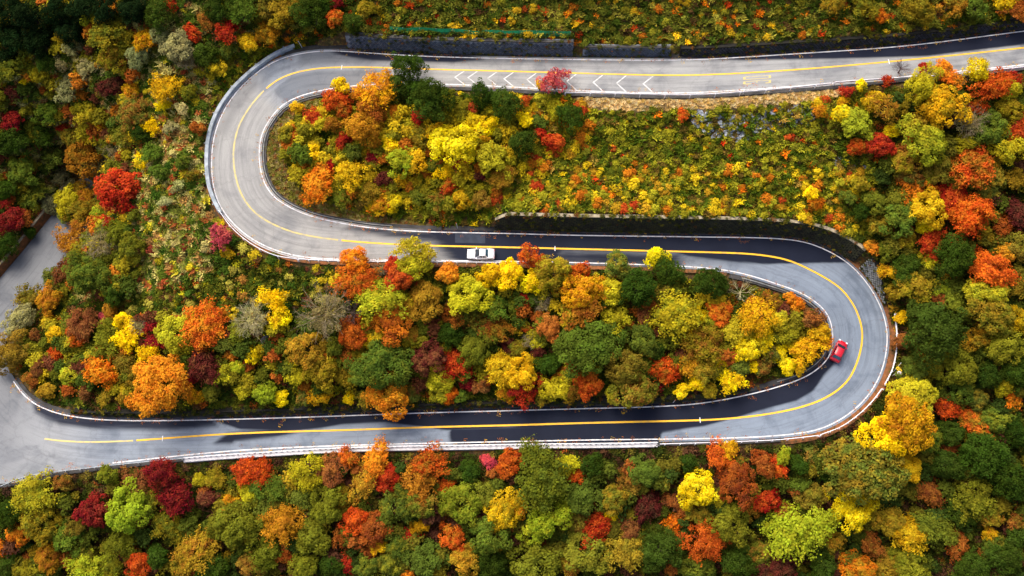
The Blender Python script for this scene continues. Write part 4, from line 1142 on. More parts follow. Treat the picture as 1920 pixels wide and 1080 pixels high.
# surveyed trees and larger shrubs: crown centre x y, radius, colour code (lens falloff painted into some darker edge trees)
TREES = """
20 22 34K 62 32 32K 112 25 34K 28 74 30K 78 78 30K 12 116 24K 134 62 30K 160 18 30K 205 24 26K 250 24 28K 95 118 24D 28 128 26M
165 36 13L 140 92 22S 112 120 22S 66 142 17L 50 153 11Y 214 12 20O 318 10 11R 208 66 30V 213 112 32V 270 75 23G 262 108 24F 300 30 26D 330 92 28F 300 70 20F
352 118 24X 386 104 22D 362 62 15R 425 56 22R 466 82 18G 428 92 17M 405 20 24D 450 20 26M 385 40 20B 215 166 28N 30 174 22N 130 164 30F 172 130 24F 308 166 26G 246 172 15G
25 226 26C 120 242 15R 165 214 26L 190 232 14G 250 214 32V 92 214 24M 30 266 34D 76 256 22D 100 292 26V 45 322 30M 135 256 21V 160 292 38A 212 284 16X
266 252 18D 285 238 17Y 264 305 14Y 306 200 15Y 230 262 22V 222 356 39R 150 398 24V 172 366 26A 196 345 24V 128 404 16L 180 388 20V 150 372 20A 210 320 20V 10 360 24D 60 370 24M 190 318 20F 120 340 24F 150 350 18A 286 290 18M 320 240 16S 340 205 15S
345 300 14M 370 240 13B 352 175 14V 300 325 15M 330 350 14S 360 330 12V 310 380 14S
22 414 28C 50 408 22B 2 384 18C 15 464 24D 58 436 15D 96 378 22F 40 350 20V 128 376 27L 158 396 18O 186 402 13L 206 418 13R 190 417 10R 236 374 20D 226 430 20M 190 458 38X 130 452 26A 148 430 20A
246 466 24M 100 524 22V 126 510 27B 170 520 42M 216 552 20D 54 556 20V 96 562 25A 40 602 28F 70 630 15B 24 662 34V 155 606 32B 196 592 11P 206 584 16A 148 624 22O
207 632 27M 230 602 17Y 240 634 22Y 262 612 19X 288 612 14C 291 640 16C 330 626 31L 385 612 36O 382 684 30N 364 706 12C 282 664 21Y 298 724 50O 190 696 27O 156 690 18N
106 660 15T 106 626 15G 76 692 17B 130 704 17L 230 682 20V 252 702 20V 60 712 17B 90 732 16V 160 734 17B 200 745 14A 235 745 14V 420 648 20V 444 690 17L 474 665 15Y 450 625 18M 340 668 18M 420 700 22L 460 728 18L 395 735 16V 365 745 14G
413 444 22P 427 474 10G 476 600 38Q 513 563 22Y 524 594 22Y 612 590 56X 662 588 30Z 664 490 24O 668 528 32O 710 508 17X 752 522 27T 738 500 15R 780 476 30L 776 500 26L 714 558 38L
843 515 21O 918 516 22Y 953 517 25Y 880 556 34L 800 566 30V 850 592 26B 888 588 26V 925 576 24M 735 604 34O 660 626 28O 690 640 20G 776 630 18A 768 640 16L 580 656 31A 645 668 13O
630 652 20V 560 702 22L 550 680 10Y 605 694 30V 642 702 22V 713 684 46M 675 665 20V 800 672 32N 862 680 28R 828 708 25L 893 654 31M 846 626 22D 940 692 32G 905 608 22B 938 620 28A 955 650 17N
965 512 18Y 997 480 26T 1000 530 21Y 1040 514 31V 1084 510 18T 983 564 14R 1080 552 32G 1120 540 26G 1160 498 26V 1192 542 35D 1150 545 26L 1232 486 21Y 1252 508 26D 1330 532 32D 1245 548 20V 1388 548 36W
1265 590 39L 1236 556 12R 1206 596 21B 1222 572 14B 1030 612 23B 1090 582 30A 1014 570 19X 966 572 12M 978 602 12L 982 614 11T 1006 642 12L 1106 646 45M 1150 594 28L 1155 652 11T 1202 638 32M 1306 588 17Y 1345 586 25O 1336 606 19L
1290 626 23G 1320 644 36V 1380 620 27L 1420 592 34G 1400 656 25Y 1432 636 20Y 1247 692 27T 1166 692 36V 1220 664 11O 1105 722 28T 970 700 32G 1046 706 15O 1062 704 15L 1030 682 20D 1010 660 17N 1322 694 24V 1292 682 22A 1370 712 22Y 1388 690 20V 970 656 18V 992 640 17X 1226 652 18D
1490 655 14Y 1460 664 15Y 1440 618 14Y 1385 656 14Y 1500 690 12G 1412 690 14Y 1350 682 14Y 1300 660 14G 1550 640 9O 1456 602 21L 1480 560 11O 1497 574 13O 1525 596 25B 1536 622 20G 1476 622 22V 1515 656 27G 1474 686 17Y 1500 632 18V 1446 566 16V 1440 660 20V 1430 690 17V
1520 362 10Y 1528 383 14O 1680 410 29M 1736 394 36G 1734 430 16Y 1746 452 24R 1786 372 26R 1822 404 46T 1792 452 17T 1786 490 38D 1740 486 19L 1696 502 24D 1664 510 18G 1635 468 12O 1716 536 25V 1860 506 40O 1832 492 24T
1770 542 17L 1762 558 15B 1842 546 32L 1896 536 26A 1856 592 36V 1790 566 22V 1745 622 58D 1830 636 28A 1880 652 30M 1908 602 24G 1690 594 10Y 1710 692 24V 1790 692 34M 1748 690 20V 1850 702 28D 1902 702 28D 1652 422 22V 1612 398 18D 1684 372 22V
1902 402 24N 1910 462 26V 1880 424 22B 1886 476 22A 1592 372 14M 1612 345 15V 1640 380 20V 1700 450 18V 1660 470 16M 1680 545 18V 1690 640 16B 1700 330 22V 1760 316 26V
1620 12 26V 1650 32 14O 1720 16 26V 1782 8 24A 1880 8 22G 1906 22 20B 1830 18 22M 1560 10 20V
1730 160 31L 1690 128 17Z 1732 128 11R 1770 130 15O 1828 132 24Y 1858 165 28T 1786 148 17O 1662 150 11R 1586 172 10R 1580 190 11G 1610 160 10Y 1600 234 25L 1578 214 18Y 1656 202 34A 1535 211 14G 1766 202 35G 1740 216 18G 1718 232 20V
1604 275 18T 1648 277 24R 1672 250 12Y 1706 246 13T 1728 264 35L 1692 300 25V 1812 232 36X 1856 246 31M 1806 272 21L 1832 202 18T 1822 312 40T 1896 150 17R 1890 168 20L 1912 242 27T 1880 276 31L 1890 205 20V 1714 346 24O 1742 336 18L 1776 356 19R 1902 332 22V 1850 346 24V 1640 190 18G 1690 200 18V
630 34 18T 588 26 34D 528 26 28V 500 62 24A 662 44 18D 560 18 22V 500 12 24V 690 20 18V 606 12 22D 625 2 18C
640 160 15Y 625 186 23T 645 207 19T 590 222 15R 672 174 11O 710 170 34G 700 204 30A 766 130 30D 745 166 21D 813 187 40D 785 172 24D 740 210 13O 783 221 15R 905 180 25D 950 198 28D 556 206 13G 565 292 21M 590 284 15Y 600 236 17L 625 238 22A 647 260 17R
600 345 27O 616 312 14R 660 326 26G 700 296 14C 720 336 19N 750 306 30L 780 300 22G 735 266 15Y 682 242 34A 820 252 24G 830 320 18Y 850 270 38Y 885 226 18Y 916 236 19Y 905 272 20G 845 346 17T 815 310 16M 750 342 15G 900 330 14N 920 302 30L 790 256 22V 945 332 24V
870 206 16V 540 250 14V 660 285 18V 690 360 20V 640 372 16V 740 382 16Y 712 386 17G 780 370 17V 820 380 16V 865 375 18G 905 372 15V 575 372 12O
1070 222 28D 982 270 29D 1042 152 27P 1012 160 14G 985 190 10O 985 226 13Y 1046 206 16L 1040 266 18R 1015 250 10R 1010 230 13M 1280 216 10T
62 926 31L 300 888 32C 332 930 28C 255 902 24B 182 960 30C 240 952 38L 282 946 28V 375 900 12L 462 880 23T 445 985 44M 432 942 20G 470 922 20L 35 1000 22O 10 1026 17O 85 982 32V 264 1060 25T 372 1030 36A 170 1060 31L 92 1046 26A
296 1040 22D 230 1020 28M 130 1010 26M 20 960 24D 18 1062 26D 145 985 22V 322 988 26V 400 1062 26D 340 1062 22V 60 1070 22V 210 1062 20V 120 905 16V 200 890 15M 405 900 16V 390 935 18N
526 745 13Y 600 742 18G 655 748 12Y 730 742 36O 705 735 22O 822 736 19L 845 742 16O 880 720 15C 902 722 18B 950 738 16G 865 746 14M 500 740 22L 770 736 17V 570 748 15V 680 748 14V
580 892 33L 650 857 21O 708 858 26O 806 865 29T 726 896 23R 622 882 25B 682 906 26A 490 882 23T 780 902 30A 500 912 26M 500 952 26V 612 946 33M 667 977 27T 702 990 25B 536 985 37A 590 1006 29M 836 910 15T 850 890 15M
756 936 31M 792 946 30V 870 940 35M 945 956 34G 910 928 24V 920 1000 38M 710 1020 17G 750 1022 23M 790 985 17G 765 1002 15R 850 1004 23O 570 1060 29M 690 1062 24M 732 1062 24M 655 1062 15R 640 1012 22B 800 1052 30M 870 1052 28A 620 1062 20D 500 1042 28M 920 1062 34D 540 1044 22B
915 865 11P 882 882 18D 952 872 20O 765 1078 18O 470 1060 24V 640 925 18V 560 935 20V
985 726 26R 1040 730 22L 1186 732 32V 1230 726 12C 1282 732 13Y 1145 738 16L 1070 738 18V 1015 745 14V 1330 735 17V 1310 716 16Y
1020 886 47M 1062 872 20L 1080 893 15T 1110 872 20D 1030 966 36L 1000 992 24L 1092 930 28M 1150 936 27V 1150 962 13Y 1082 972 24V 1113 992 29R 1180 992 22B 1206 886 25M 1290 868 15D 1236 1030 42D 1306 916 33Y 1345 852 25O 1370 842 15G
1346 936 19L 1370 980 34M 1380 906 34B 1434 940 22R 1430 872 21B 1268 974 19O 1320 1010 42O 1170 1022 36A 1100 1032 38V 1000 1062 40M 1302 1062 28M 1382 1052 30D 1425 1035 24V 966 950 22G 1212 948 24N 1182 902 20V 1310 962 22V 1406 962 20A 1428 1066 22N 1250 900 16V 1260 940 16B 1060 1060 22V
1706 744 35L 1700 792 50G 1654 818 38Y 1660 850 17R 1722 714 12P 1773 759 23T 1827 797 25O 1617 880 54V 1696 880 25G 1456 876 17T 1500 872 18D 1594 954 38Y 1546 930 10Y 1697 1004 32G 1660 972 28A 1740 927 23B 1824 932 40M 1500 1000 48L 1637 1022 28B
1606 1070 27O 1770 870 30D 1750 990 30V 1790 1020 25B 1855 1000 14G 1880 1050 32D 1910 980 25B 1700 1062 30M 1745 822 26M 1860 790 25M 1900 740 19O 1880 722 20L 1840 850 40D 1890 900 40D 1660 1062 22V 1476 960 24B 1520 932 24V 1540 1062 26D 1800 962 26D 1560 1012 22A 1462 1062 24N
1500 905 18M 1540 885 17D 1470 855 13L 1520 852 13V 1560 850 15B 1800 725 22M 1830 748 20V 1900 812 26D 1780 812 26D 1820 1062 28D 1905 1010 22D 1850 968 22A
"""
ORD = 'first second third fourth fifth sixth seventh eighth ninth tenth eleventh twelfth thirteenth fourteenth fifteenth sixteenth seventeenth eighteenth nineteenth twentieth'.split()
def zone(x, y):
    SA, SB = ZONE_A, ZONE_B
    if y < np.interp(x, [520, 600, 1280, 1920], [90, 92, 110, 55]) and x > 480: return 'top'
    if x < 400 and y < 560 - max(0, (x - 240)) * .25 or (x < 480 and y < 100) : return 'left'
    if y > np.interp(x, [0, 250, 640, 1440, 1600, 1700, 1920], [880, 850, 815, 800, 770, 700, 700]): return 'below'
    if x > 1640 or (x > 1560 and y > 440): return 'right'
    if y < np.interp(x, [400, 490, 560, 640, 1400, 1640], [440, 420, 440, 450, 470, 470]): return 'upper'
    return 'lower'
ZONE_A = ZONE_B = None
ZTXT = {'top': ['the bank above the upper road'] * 3,
        'left': ['the wooded valley slope far left', 'the slope left of the left bend', 'the slope hugging the left bend'],
        'upper': ['the slope inside the left bend', 'the slope between upper and middle road', 'the shrubby slope above the mossy wall'],
        'lower': ['the left nose between middle and bottom road', 'the wood below the white car', 'the wood left of the red car'],
        'below': ['the lower left woods below the bottom road', 'the bottom woods below the white barrier', 'the lower right woods below the bend'],
        'right': ['the woods right of the bend', 'the woods right of the bend', 'the woods at the right edge']}
ZCUT = {'top': (0, 0), 'left': (130, 260), 'upper': (760, 1100), 'lower': (560, 1080), 'below': (480, 1240), 'right': (1650, 1800)}
items = []
for ln in TREES.split('\n'):
    tk = ln.split()
    for a in range(0, len(tk) - 2, 3):
        items.append([float(tk[a]), float(tk[a + 1]), float(tk[a + 2][:-1]), tk[a + 2][-1]])
keyed = {}
for it in items:
    x, y, r, c = it
    z = zone(x, y); cut = ZCUT[z]; part = 0 if x < cut[0] else (1 if x < cut[1] else 2)
    kind = CODE[c][4]; small = r < 18
    size = 'small' if r < 20 else ('large' if r >= 33 else 'mid-sized')
    noun = {'tree': 'shrub' if small else ('maple' if c in 'OTRCP' else 'tree'), 'evergreen': 'evergreen', 'bare': 'near-bare tree'}[kind]
    if small and kind == 'tree': size = 'small'
    ph = f'{size} {CODE[c][0]} {noun}'
    it += [z, ZTXT[z][part], ph, noun]
    keyed.setdefault((ph, ZTXT[z][part]), []).append(it)
for (ph, zt), L in keyed.items():
    L.sort(key=lambda q: q[0])
    for n, it in enumerate(L):
        if len(L) == 1: lb = f'{ph} on {zt}' if 'slope' in zt or 'bank' in zt or 'nose' in zt else f'{ph} in {zt}'
        else:
            pr = 'on' if 'slope' in zt or 'bank' in zt or 'nose' in zt else 'in'
            o_ = 'leftmost one' if n == 0 else ('rightmost one' if n == len(L) - 1 else f'{ORD[n]} from left')
            lb = f'{ph} {pr} {zt}, {o_}'
        it.append(lb)
GRP = {'tree': 'autumn trees on the hillside', 'maple': 'red and orange maples on the hillside', 'shrub': 'autumn shrubs on the hillside', 'evergreen': 'evergreen trees on the hillside', 'near-bare tree': 'near-bare trees on the hillside'}
TREEXY = []
for n, (x, y, r, c, z, zt, ph, noun, lb) in enumerate(items):
    R = r / K * 1.06
    rng = random.Random(n * 7 + 3)
    word, rgb, grn, styles, kind = CODE[c]
    if kind == 'bare':
        mat = {'X': M_TWIG, 'W': M_TWIGW, 'Z': M_TWIGN, 'Q': M_TWIGW}[c]
        m1, m2, S, hc = get_bare(R, mat, n % 2, {'W': .45, 'Q': 2.2}.get(c, 1.2), .12 if c == 'Q' else .25)
    else:
        st = styles[rng.randrange(3)]
        if (x, y) in ((1042, 152), (1012, 160), (997, 480)): st = 'sparse'
        m1, m2, S, hc = get_crown(st, R, rng.randrange(3))
    sc = R / S
    hcr = hc * sc
    P = on_ground(x, y, hcr)
    TREEXY.append((P[0], P[1], R))
    nm = {'tree': 'autumn_tree', 'maple': 'maple_tree', 'shrub': 'autumn_shrub', 'evergreen': 'evergreen_tree', 'near-bare tree': 'near_bare_tree'}[noun]
    root = empty(nm, P, rng.random() * 6.28)
    sz = sc * rng.uniform(.92, 1.12)
    tag(root, lb, {'tree': 'tree', 'maple': 'maple tree', 'shrub': 'shrub', 'evergreen': 'evergreen', 'near-bare tree': 'bare tree'}[noun], GRP[noun])
    cr = link('branches' if kind == 'bare' else 'crown', m1, root, (0, 0, hcr)); cr.scale = (sc * rng.uniform(.8, 1.2), sc * rng.uniform(.85, 1.15), sz); cr.rotation_euler = (rng.uniform(-.12, .12), rng.uniform(-.12, .12), 0)
    tr = link('trunk', m2, root); tr.scale = (sc, sc, sc)
    if kind == 'bare' and c in 'XQ':
        w1, _, S1, _ = get_crown('sparse', R, rng.randrange(3)); wl = link('withered_leaves', w1, root, (0, 0, hcr)); q_ = R / S1 * .64; wl.scale = (q_, q_, q_ * .8)
        w2 = lin(*((186, 178, 112) if c == 'Q' else (150, 138, 84))); wl.color = (w2[0], w2[1], w2[2], .4); w3 = lin(140, 118, 72); wl['leaf2'] = [w3[0], w3[1], w3[2]]
    if kind != 'bare':
        if c in ALT: rgb = rng.choice(ALT[c])
        s2 = lin(*rng.choice(SECOND[c])); cr['leaf2'] = [s2[0], s2[1], s2[2]]
        v_ = rng.uniform(.92, 1.06); j = [v_ * rng.uniform(.965, 1.035) for _ in range(3)]
        col = lin(*[min(255, v * q) for v, q in zip(rgb, j)])
        cr.color = (col[0], col[1], col[2], rng.uniform(.38, .5))
TREEXY = np.array(TREEXY)

# ---------------------------------------------------------------- undergrowth (uncountable): instanced tufts
def tuft(kind, seed):
    rng = np.random.default_rng(seed)
    if kind == 'bush':
        n = 95; d = unit(rng.normal(size=(n, 3)) + [0, 0, .7]); d[:, 2] = np.abs(d[:, 2])
        P = d * (.32 + .2 * rng.random(n))[:, None] * [1, 1, .8] + rng.normal(0, .06, (n, 3)); nr = unit(d + rng.normal(0, .5, (n, 3)))
        V, F = leaf_quads(P, nr, .175, rng, .62)
    elif kind == 'fern':
        n = 56; a = rng.random(n) * 6.28; rr = .1 + .42 * rng.random(n)
        P = np.stack([np.cos(a) * rr, np.sin(a) * rr, .3 - .3 * rr ** 1.5 + .12 * rng.random(n)], 1)
        nr = unit(np.stack([np.cos(a) * .4, np.sin(a) * .4, np.ones(n)], 1) + rng.normal(0, .35, (n, 3)))
        V, F = leaf_quads(P, nr, .23, rng, .5)
    else:
        n = 34; a = rng.random(n) * 6.28; t = .3 + .5 * rng.random(n); b0 = rng.normal(0, .16, (n, 2))
        dx = np.stack([np.cos(a), np.sin(a)], 1); h = .35 + .3 * rng.random(n); w = .06
        sd = np.stack([-dx[:, 1], dx[:, 0]], 1) * w
        z0 = np.zeros(n)
        tip = b0 + dx * (t * .7)[:, None]; mid = b0 + dx * (t * .25)[:, None]
        V = np.stack([np.c_[b0 - sd, z0], np.c_[mid + sd * 1.3, h * .8], np.c_[tip, h], np.c_[mid - sd * 1.3, h * .8]], 1).reshape(-1, 3); F = np.arange(n * 4).reshape(n, 4)
    return fast_quads('tuft', V, F, M_TUFT, {'tint': ('FACE', 'FLOAT', np.clip(rng.normal(.5, .22, n), 0, 1))})

def gn_scatter(name, P, col, scl, kidx, protos, label, cat):
    """one object whose geometry nodes place leaf tufts on its points"""
    me = bpy.data.meshes.new(name)
    me.vertices.add(len(P)); me.vertices.foreach_set('co', np.asarray(P, np.float32).ravel())
    for nm, typ, arr in (('col', 'FLOAT_COLOR', col), ('scl', 'FLOAT', scl), ('kidx', 'INT', kidx), ('rz', 'FLOAT', RNG.random(len(P)) * 6.28)):
        at = me.attributes.new(nm, typ, 'POINT')
        at.data.foreach_set('color' if typ == 'FLOAT_COLOR' else 'value', np.asarray(arr, np.int32 if typ == 'INT' else np.float32).ravel())
    ob = link(name, me); tag(ob, label, cat, kind='stuff')
    pc = bpy.data.collections.new(name + '_protos')
    for i, m in enumerate(protos):
        pc.objects.link(bpy.data.objects.new(f'{name}_tuft_{i}', m))
    ng = bpy.data.node_groups.new(name + '_scatter', 'GeometryNodeTree')
    ng.interface.new_socket('Geometry', in_out='INPUT', socket_type='NodeSocketGeometry')
    ng.interface.new_socket('Geometry', in_out='OUTPUT', socket_type='NodeSocketGeometry')
    gi = ng.nodes.new('NodeGroupInput'); go = ng.nodes.new('NodeGroupOutput')
    ci = ng.nodes.new('GeometryNodeCollectionInfo'); ci.inputs['Collection'].default_value = pc
    ci.inputs['Separate Children'].default_value = True; ci.inputs['Reset Children'].default_value = True
    ip = ng.nodes.new('GeometryNodeInstanceOnPoints'); ip.inputs['Pick Instance'].default_value = True
    def attr(nm, t):
        a = ng.nodes.new('GeometryNodeInputNamedAttribute'); a.data_type = t; a.inputs['Name'].default_value = nm
        return [s for s in a.outputs if s.enabled and s.name == 'Attribute'][0]
    cx = ng.nodes.new('ShaderNodeCombineXYZ'); ng.links.new(attr('rz', 'FLOAT'), cx.inputs[2])
    ng.links.new(gi.outputs[0], ip.inputs['Points']); ng.links.new(ci.outputs[0], ip.inputs['Instance'])
    ng.links.new(attr('kidx', 'INT'), ip.inputs['Instance Index']); ng.links.new(cx.outputs[0], ip.inputs['Rotation'])
    ng.links.new(attr('scl', 'FLOAT'), ip.inputs['Scale']); ng.links.new(ip.outputs[0], go.inputs[0])
    md = ob.modifiers.new('scatter', 'NODES'); md.node_group = ng
    return ob
BUSH = [tuft('bush', 1), tuft('bush', 2), tuft('bush', 3), tuft('fern', 4), tuft('fern', 5), tuft('grass', 6), tuft('grass', 7)]

def pal(spec):
    cols = []; w = []
    for rgb, k in spec: cols.append(lin(*rgb)); w.append(k)
    return np.array(cols), np.array(w) / sum(w)
PALS = {
 'top': pal([((92, 92, 28), 8), ((64, 78, 22), 8), ((112, 112, 36), 5), ((150, 140, 50), 3), ((200, 110, 24), 1.6), ((214, 170, 30), 1.2), ((190, 66, 26), .7), ((84, 60, 34), 3)]),
 'upper': pal([((124, 122, 28), 9), ((76, 92, 22), 8), ((140, 136, 34), 6), ((98, 80, 32), 4), ((220, 190, 30), .9), ((224, 120, 26), .6), ((206, 60, 26), .3), ((150, 120, 50), 2)]),
 'left': pal([((120, 124, 46), 6), ((62, 84, 24), 6), ((176, 164, 92), 5), ((160, 120, 66), 3), ((152, 84, 44), 2.5), ((190, 176, 44), 2), ((84, 100, 30), 5)]),
 'lower': pal([((70, 82, 22), 8), ((96, 96, 26), 6), ((48, 62, 18), 6), ((92, 64, 36), 3), ((170, 160, 30), 1.2), ((160, 84, 30), 1), ((104, 50, 34), 1.5)]),
 'below': pal([((74, 76, 24), 7), ((50, 60, 20), 7), ((84, 56, 38), 5), ((110, 96, 36), 3), ((150, 80, 34), 1.2), ((60, 40, 30), 4)]),
 'right': pal([((78, 84, 22), 7), ((56, 66, 20), 7), ((104, 92, 28), 4), ((84, 54, 34), 3), ((160, 120, 30), 1.2), ((150, 70, 30), 1)])}
xs = np.arange(-104, 108, .62); ys = np.arange(-66, 92, .62)
PX, PY = np.meshgrid(xs, ys); PX = (PX + RNG.uniform(-.3, .3, PX.shape)).ravel(); PY = (PY + RNG.uniform(-.3, .3, PY.shape)).ravel()
PZ = ground(PX, PY)
ok = ~road_dist(PX, PY)
for dx, dy in ((.55, 0), (-.55, 0), (0, .55), (0, -.55)): ok &= ~road_dist(PX + dx, PY + dy)
gx_ = (ground(PX + .5, PY) - ground(PX - .5, PY)); gy_ = (ground(PX, PY + .5) - ground(PX, PY - .5))
ok &= np.hypot(gx_, gy_) < 1.9
SV = to_survey(np.stack([PX, PY, PZ], 1))
ok &= (SV[:, 0] > -160) & (SV[:, 0] < 2080) & (SV[:, 1] > -130) & (SV[:, 1] < 1200)
PX, PY, PZ, SV = PX[ok], PY[ok], PZ[ok], SV[ok]
ZN = np.array([zone(a, b) for a, b in SV])
straw = pin(SV, STRAW) > -3
inner = pin(SV, INNER) > -4
ROCKS = [[(1290, 212), (1340, 208), (1400, 212), (1470, 200), (1530, 196), (1535, 225), (1500, 240), (1460, 245), (1420, 250), (1390, 268), (1340, 262), (1300, 240)], [(1556, 290), (1580, 296), (1600, 310), (1650, 312), (1640, 322), (1600, 322), (1570, 312)], [(1706, 305), (1724, 308), (1728, 332), (1712, 334)]]
rocky = np.maximum.reduce([pin(SV, q) for q in ROCKS])
keep = np.ones(len(PX), bool)
keep &= ~((rocky > 0) & (RNG.random(len(PX)) < .4))
for zn, lab in (('top', 'low mixed shrubs and grass covering the bank above the upper road'), ('upper', 'low autumn shrubs and weeds covering the slope between upper and middle road'),
                ('left', 'rough grass and brambles covering the slope outside the left bend'), ('lower', 'undergrowth between the trees of the middle wood'),
                ('below', 'undergrowth between the trees of the bottom woods'), ('right', 'undergrowth between the trees of the right-hand woods')):
    s = (ZN == zn) & keep & ~straw & ~inner
    n = s.sum(); cols, w = PALS[zn]
    # colours come in drifts a few metres wide
    dr = np.sin(PX[s] * .55 + 2 * np.sin(PY[s] * .4)) * np.sin(PY[s] * .6 + 1.5 * np.sin(PX[s] * .33))
    ci = np.array([np.searchsorted(np.cumsum(w), v) for v in np.clip(.5 * RNG.random(n) + .5 * np.clip(.5 + .5 * dr + RNG.normal(0, .25, n), 0, 1), 0, .9999)])
    ci = np.where(RNG.random(n) < .6, RNG.choice(len(w), n, p=w), np.clip(ci, 0, len(w) - 1))
    c = cols[ci].copy(); c[:, :3] *= RNG.uniform(1.0, 1.7, (n, 1))
    k = RNG.choice(7, n, p=[.18, .18, .14, .11, .09, .15, .15]) if zn in ('top', 'upper', 'left') else RNG.choice(7, n, p=[.22, .22, .2, .16, .14, .03, .03])
    sc = RNG.uniform(.75, 1.55, n) * (1.15 if zn in ('top', 'upper', 'left') else 1.25)
    gn_scatter('undergrowth', np.stack([PX[s], PY[s], PZ[s] - .05], 1), c, sc, k, BUSH, lab, 'undergrowth')
# dry grass
xs = np.arange(-50, 60, .34); ys = np.arange(0, 50, .34); A, B = np.meshgrid(xs, ys)
A = (A + RNG.uniform(-.2, .2, A.shape)).ravel(); B = (B + RNG.uniform(-.2, .2, B.shape)).ravel(); okk = ~road_dist(A, B); A, B = A[okk], B[okk]
Zg = ground(A, B); sv2 = to_survey(np.stack([A, B, Zg], 1))
for poly, lab, cs in ((STRAW, 'strip of pale dry grass below the upper road', [(246, 214, 146), (232, 192, 124), (248, 226, 170), (222, 188, 104)]),
                      (INNER, 'rim of dry yellowish grass inside the left bend', [(176, 160, 92), (150, 134, 66), (134, 132, 52), (158, 108, 60), (120, 110, 44)])):
    s = pin(sv2, poly) > -2; n = s.sum(); cc = np.array([lin(*q) for q in cs])[RNG.integers(0, len(cs), n)]
    cc[:, :3] *= RNG.uniform(.8, 1.2, (n, 1))
    gn_scatter('dry_grass', np.stack([A[s], B[s], Zg[s] - .04], 1), cc, RNG.uniform(.4, .75, n), RNG.choice([5, 6, 3], n, p=[.45, .45, .1]), BUSH, lab, 'grass')

# small bright shrubs scattered through the two open banks, too many and small to tell apart: crowns on points
SMALL = [crown(.75, 'maple', 901)[0], crown(.75, 'round', 902)[0], crown(.75, 'maple', 903)[0], crown(.75, 'sparse', 904)[0]]
for m in SMALL: m.materials[0] = M_TUFT
def scatter_shrubs(sel, n, spec, lo, hi, lab, mind=1.1, lift=.35):
    cols, w = pal(spec); pts = []; cand = np.where(sel)[0]
    if len(cand) == 0: return
    for i in RNG.permutation(cand):
        if len(pts) >= n: break
        if len(pts) and np.min(np.hypot(PX[pts] - PX[i], PY[pts] - PY[i])) < mind: continue
        pts.append(i)
    pts = np.array(pts); m = len(pts); c = cols[RNG.choice(len(w), m, p=w)].copy(); c[:, :3] *= RNG.uniform(.85, 1.15, (m, 1))
    sc = RNG.uniform(lo, hi, m)
    gn_scatter('scattered_shrubs', np.stack([PX[pts], PY[pts], PZ[pts] + lift * sc], 1), c, sc, RNG.integers(0, 4, m), SMALL, lab, 'shrubs')
bright = [((216, 130, 34), 2), ((228, 196, 36), 4), ((202, 84, 36), 1.2), ((206, 160, 40), 3), ((172, 164, 40), 5), ((130, 128, 36), 5), ((110, 116, 34), 3)]
scatter_shrubs((ZN == 'top') & (SV[:, 1] > -40), 260, [((198, 114, 32), 2), ((206, 168, 36), 3), ((170, 78, 34), .8), ((150, 144, 40), 4), ((100, 106, 34), 4)], .45, 1.05, 'small orange and yellow shrubs dotting the bank above the upper road')
ub = (ZN == 'upper') & (SV[:, 0] > 930) & ~straw & (rocky < 0)
drift = np.sin(PX * .42 + 1.7 * np.sin(PY * .5)) * np.sin(PY * .7 + 1.2 * np.sin(PX * .29)) + RNG.normal(0, .25, len(PX))
rich = (SV[:, 1] > 318) | (SV[:, 0] < 1110)
scatter_shrubs(ub & rich & (drift > -.15), 330, bright[:4] + [((172, 164, 40), 2)], .4, 1.35, 'yellow, orange and red shrubs clustered above the mossy wall', .8)
scatter_shrubs(ub & ~(rich & (drift > .1)), 430, [((216, 130, 34), .5), ((228, 196, 36), 1), ((202, 84, 36), .4), ((172, 164, 40), 4), ((130, 128, 36), 7), ((104, 112, 32), 6)], .35, 1.0, 'low olive bushes covering the slope above the mossy wall', .9)
scatter_shrubs((ZN == 'left') & (SV[:, 0] > 240), 170, [((190, 176, 104), 3), ((100, 118, 36), 3), ((60, 92, 28), 3), ((186, 92, 50), 1.6), ((206, 184, 40), 1.4), ((150, 70, 48), 1)], .5, 1.2, 'straw, green and rusty bushes dotting the slope left of the left bend')
scatter_shrubs((ZN == 'lower') & (SV[:, 0] < 640) & (SV[:, 0] > 240) & (SV[:, 1] < 600), 110, [((190, 178, 70), 3), ((78, 104, 32), 4), ((216, 190, 40), 2), ((170, 120, 50), 1.4)], .5, 1.2, 'yellow-green bushes dotting the slope below the left bend')
far_t = np.ones(len(PX), bool)
for tx, ty, r in TREEXY: far_t &= np.hypot(PX - tx, PY - ty) > r * .62
wood = np.isin(ZN, ['below', 'right']) | ((ZN == 'lower') & ((SV[:, 0] > 640) | (SV[:, 1] > 600))) | ((ZN == 'left') & (SV[:, 0] < 260))
inframe = (SV[:, 0] > -20) & (SV[:, 0] < 1940) & (SV[:, 1] > -20) & (SV[:, 1] < 1100)
clear = np.ones(len(PX), bool)
for a_ in np.linspace(0, 6.283, 12, endpoint=False):
    for r_ in (1.6, 3.0): clear &= ~road_dist(PX + r_ * np.cos(a_), PY + r_ * np.sin(a_))
dark_w = np.isin(ZN, ['below', 'right'])
scatter_shrubs(wood & far_t & inframe & clear & ~dark_w, 420, [((134, 126, 32), 6), ((104, 108, 30), 6), ((164, 150, 34), 4), ((206, 176, 36), 2), ((176, 96, 36), 1.6), ((116, 66, 42), 1.6), ((196, 120, 36), 1.4), ((76, 92, 30), 4)], 1.0, 2.0, 'bushy understorey between the trees of the middle and left woods', 1.0, 1.1)
scatter_shrubs(wood & far_t & inframe & clear & dark_w, 560, [((110, 104, 32), 6), ((84, 92, 28), 7), ((136, 122, 34), 3), ((172, 142, 36), 1), ((150, 84, 36), 1.6), ((96, 60, 42), 3), ((60, 76, 28), 5)], 1.0, 2.0, 'darker bushy understorey between the trees of the bottom and right-hand woods', 1.0, 1.1)
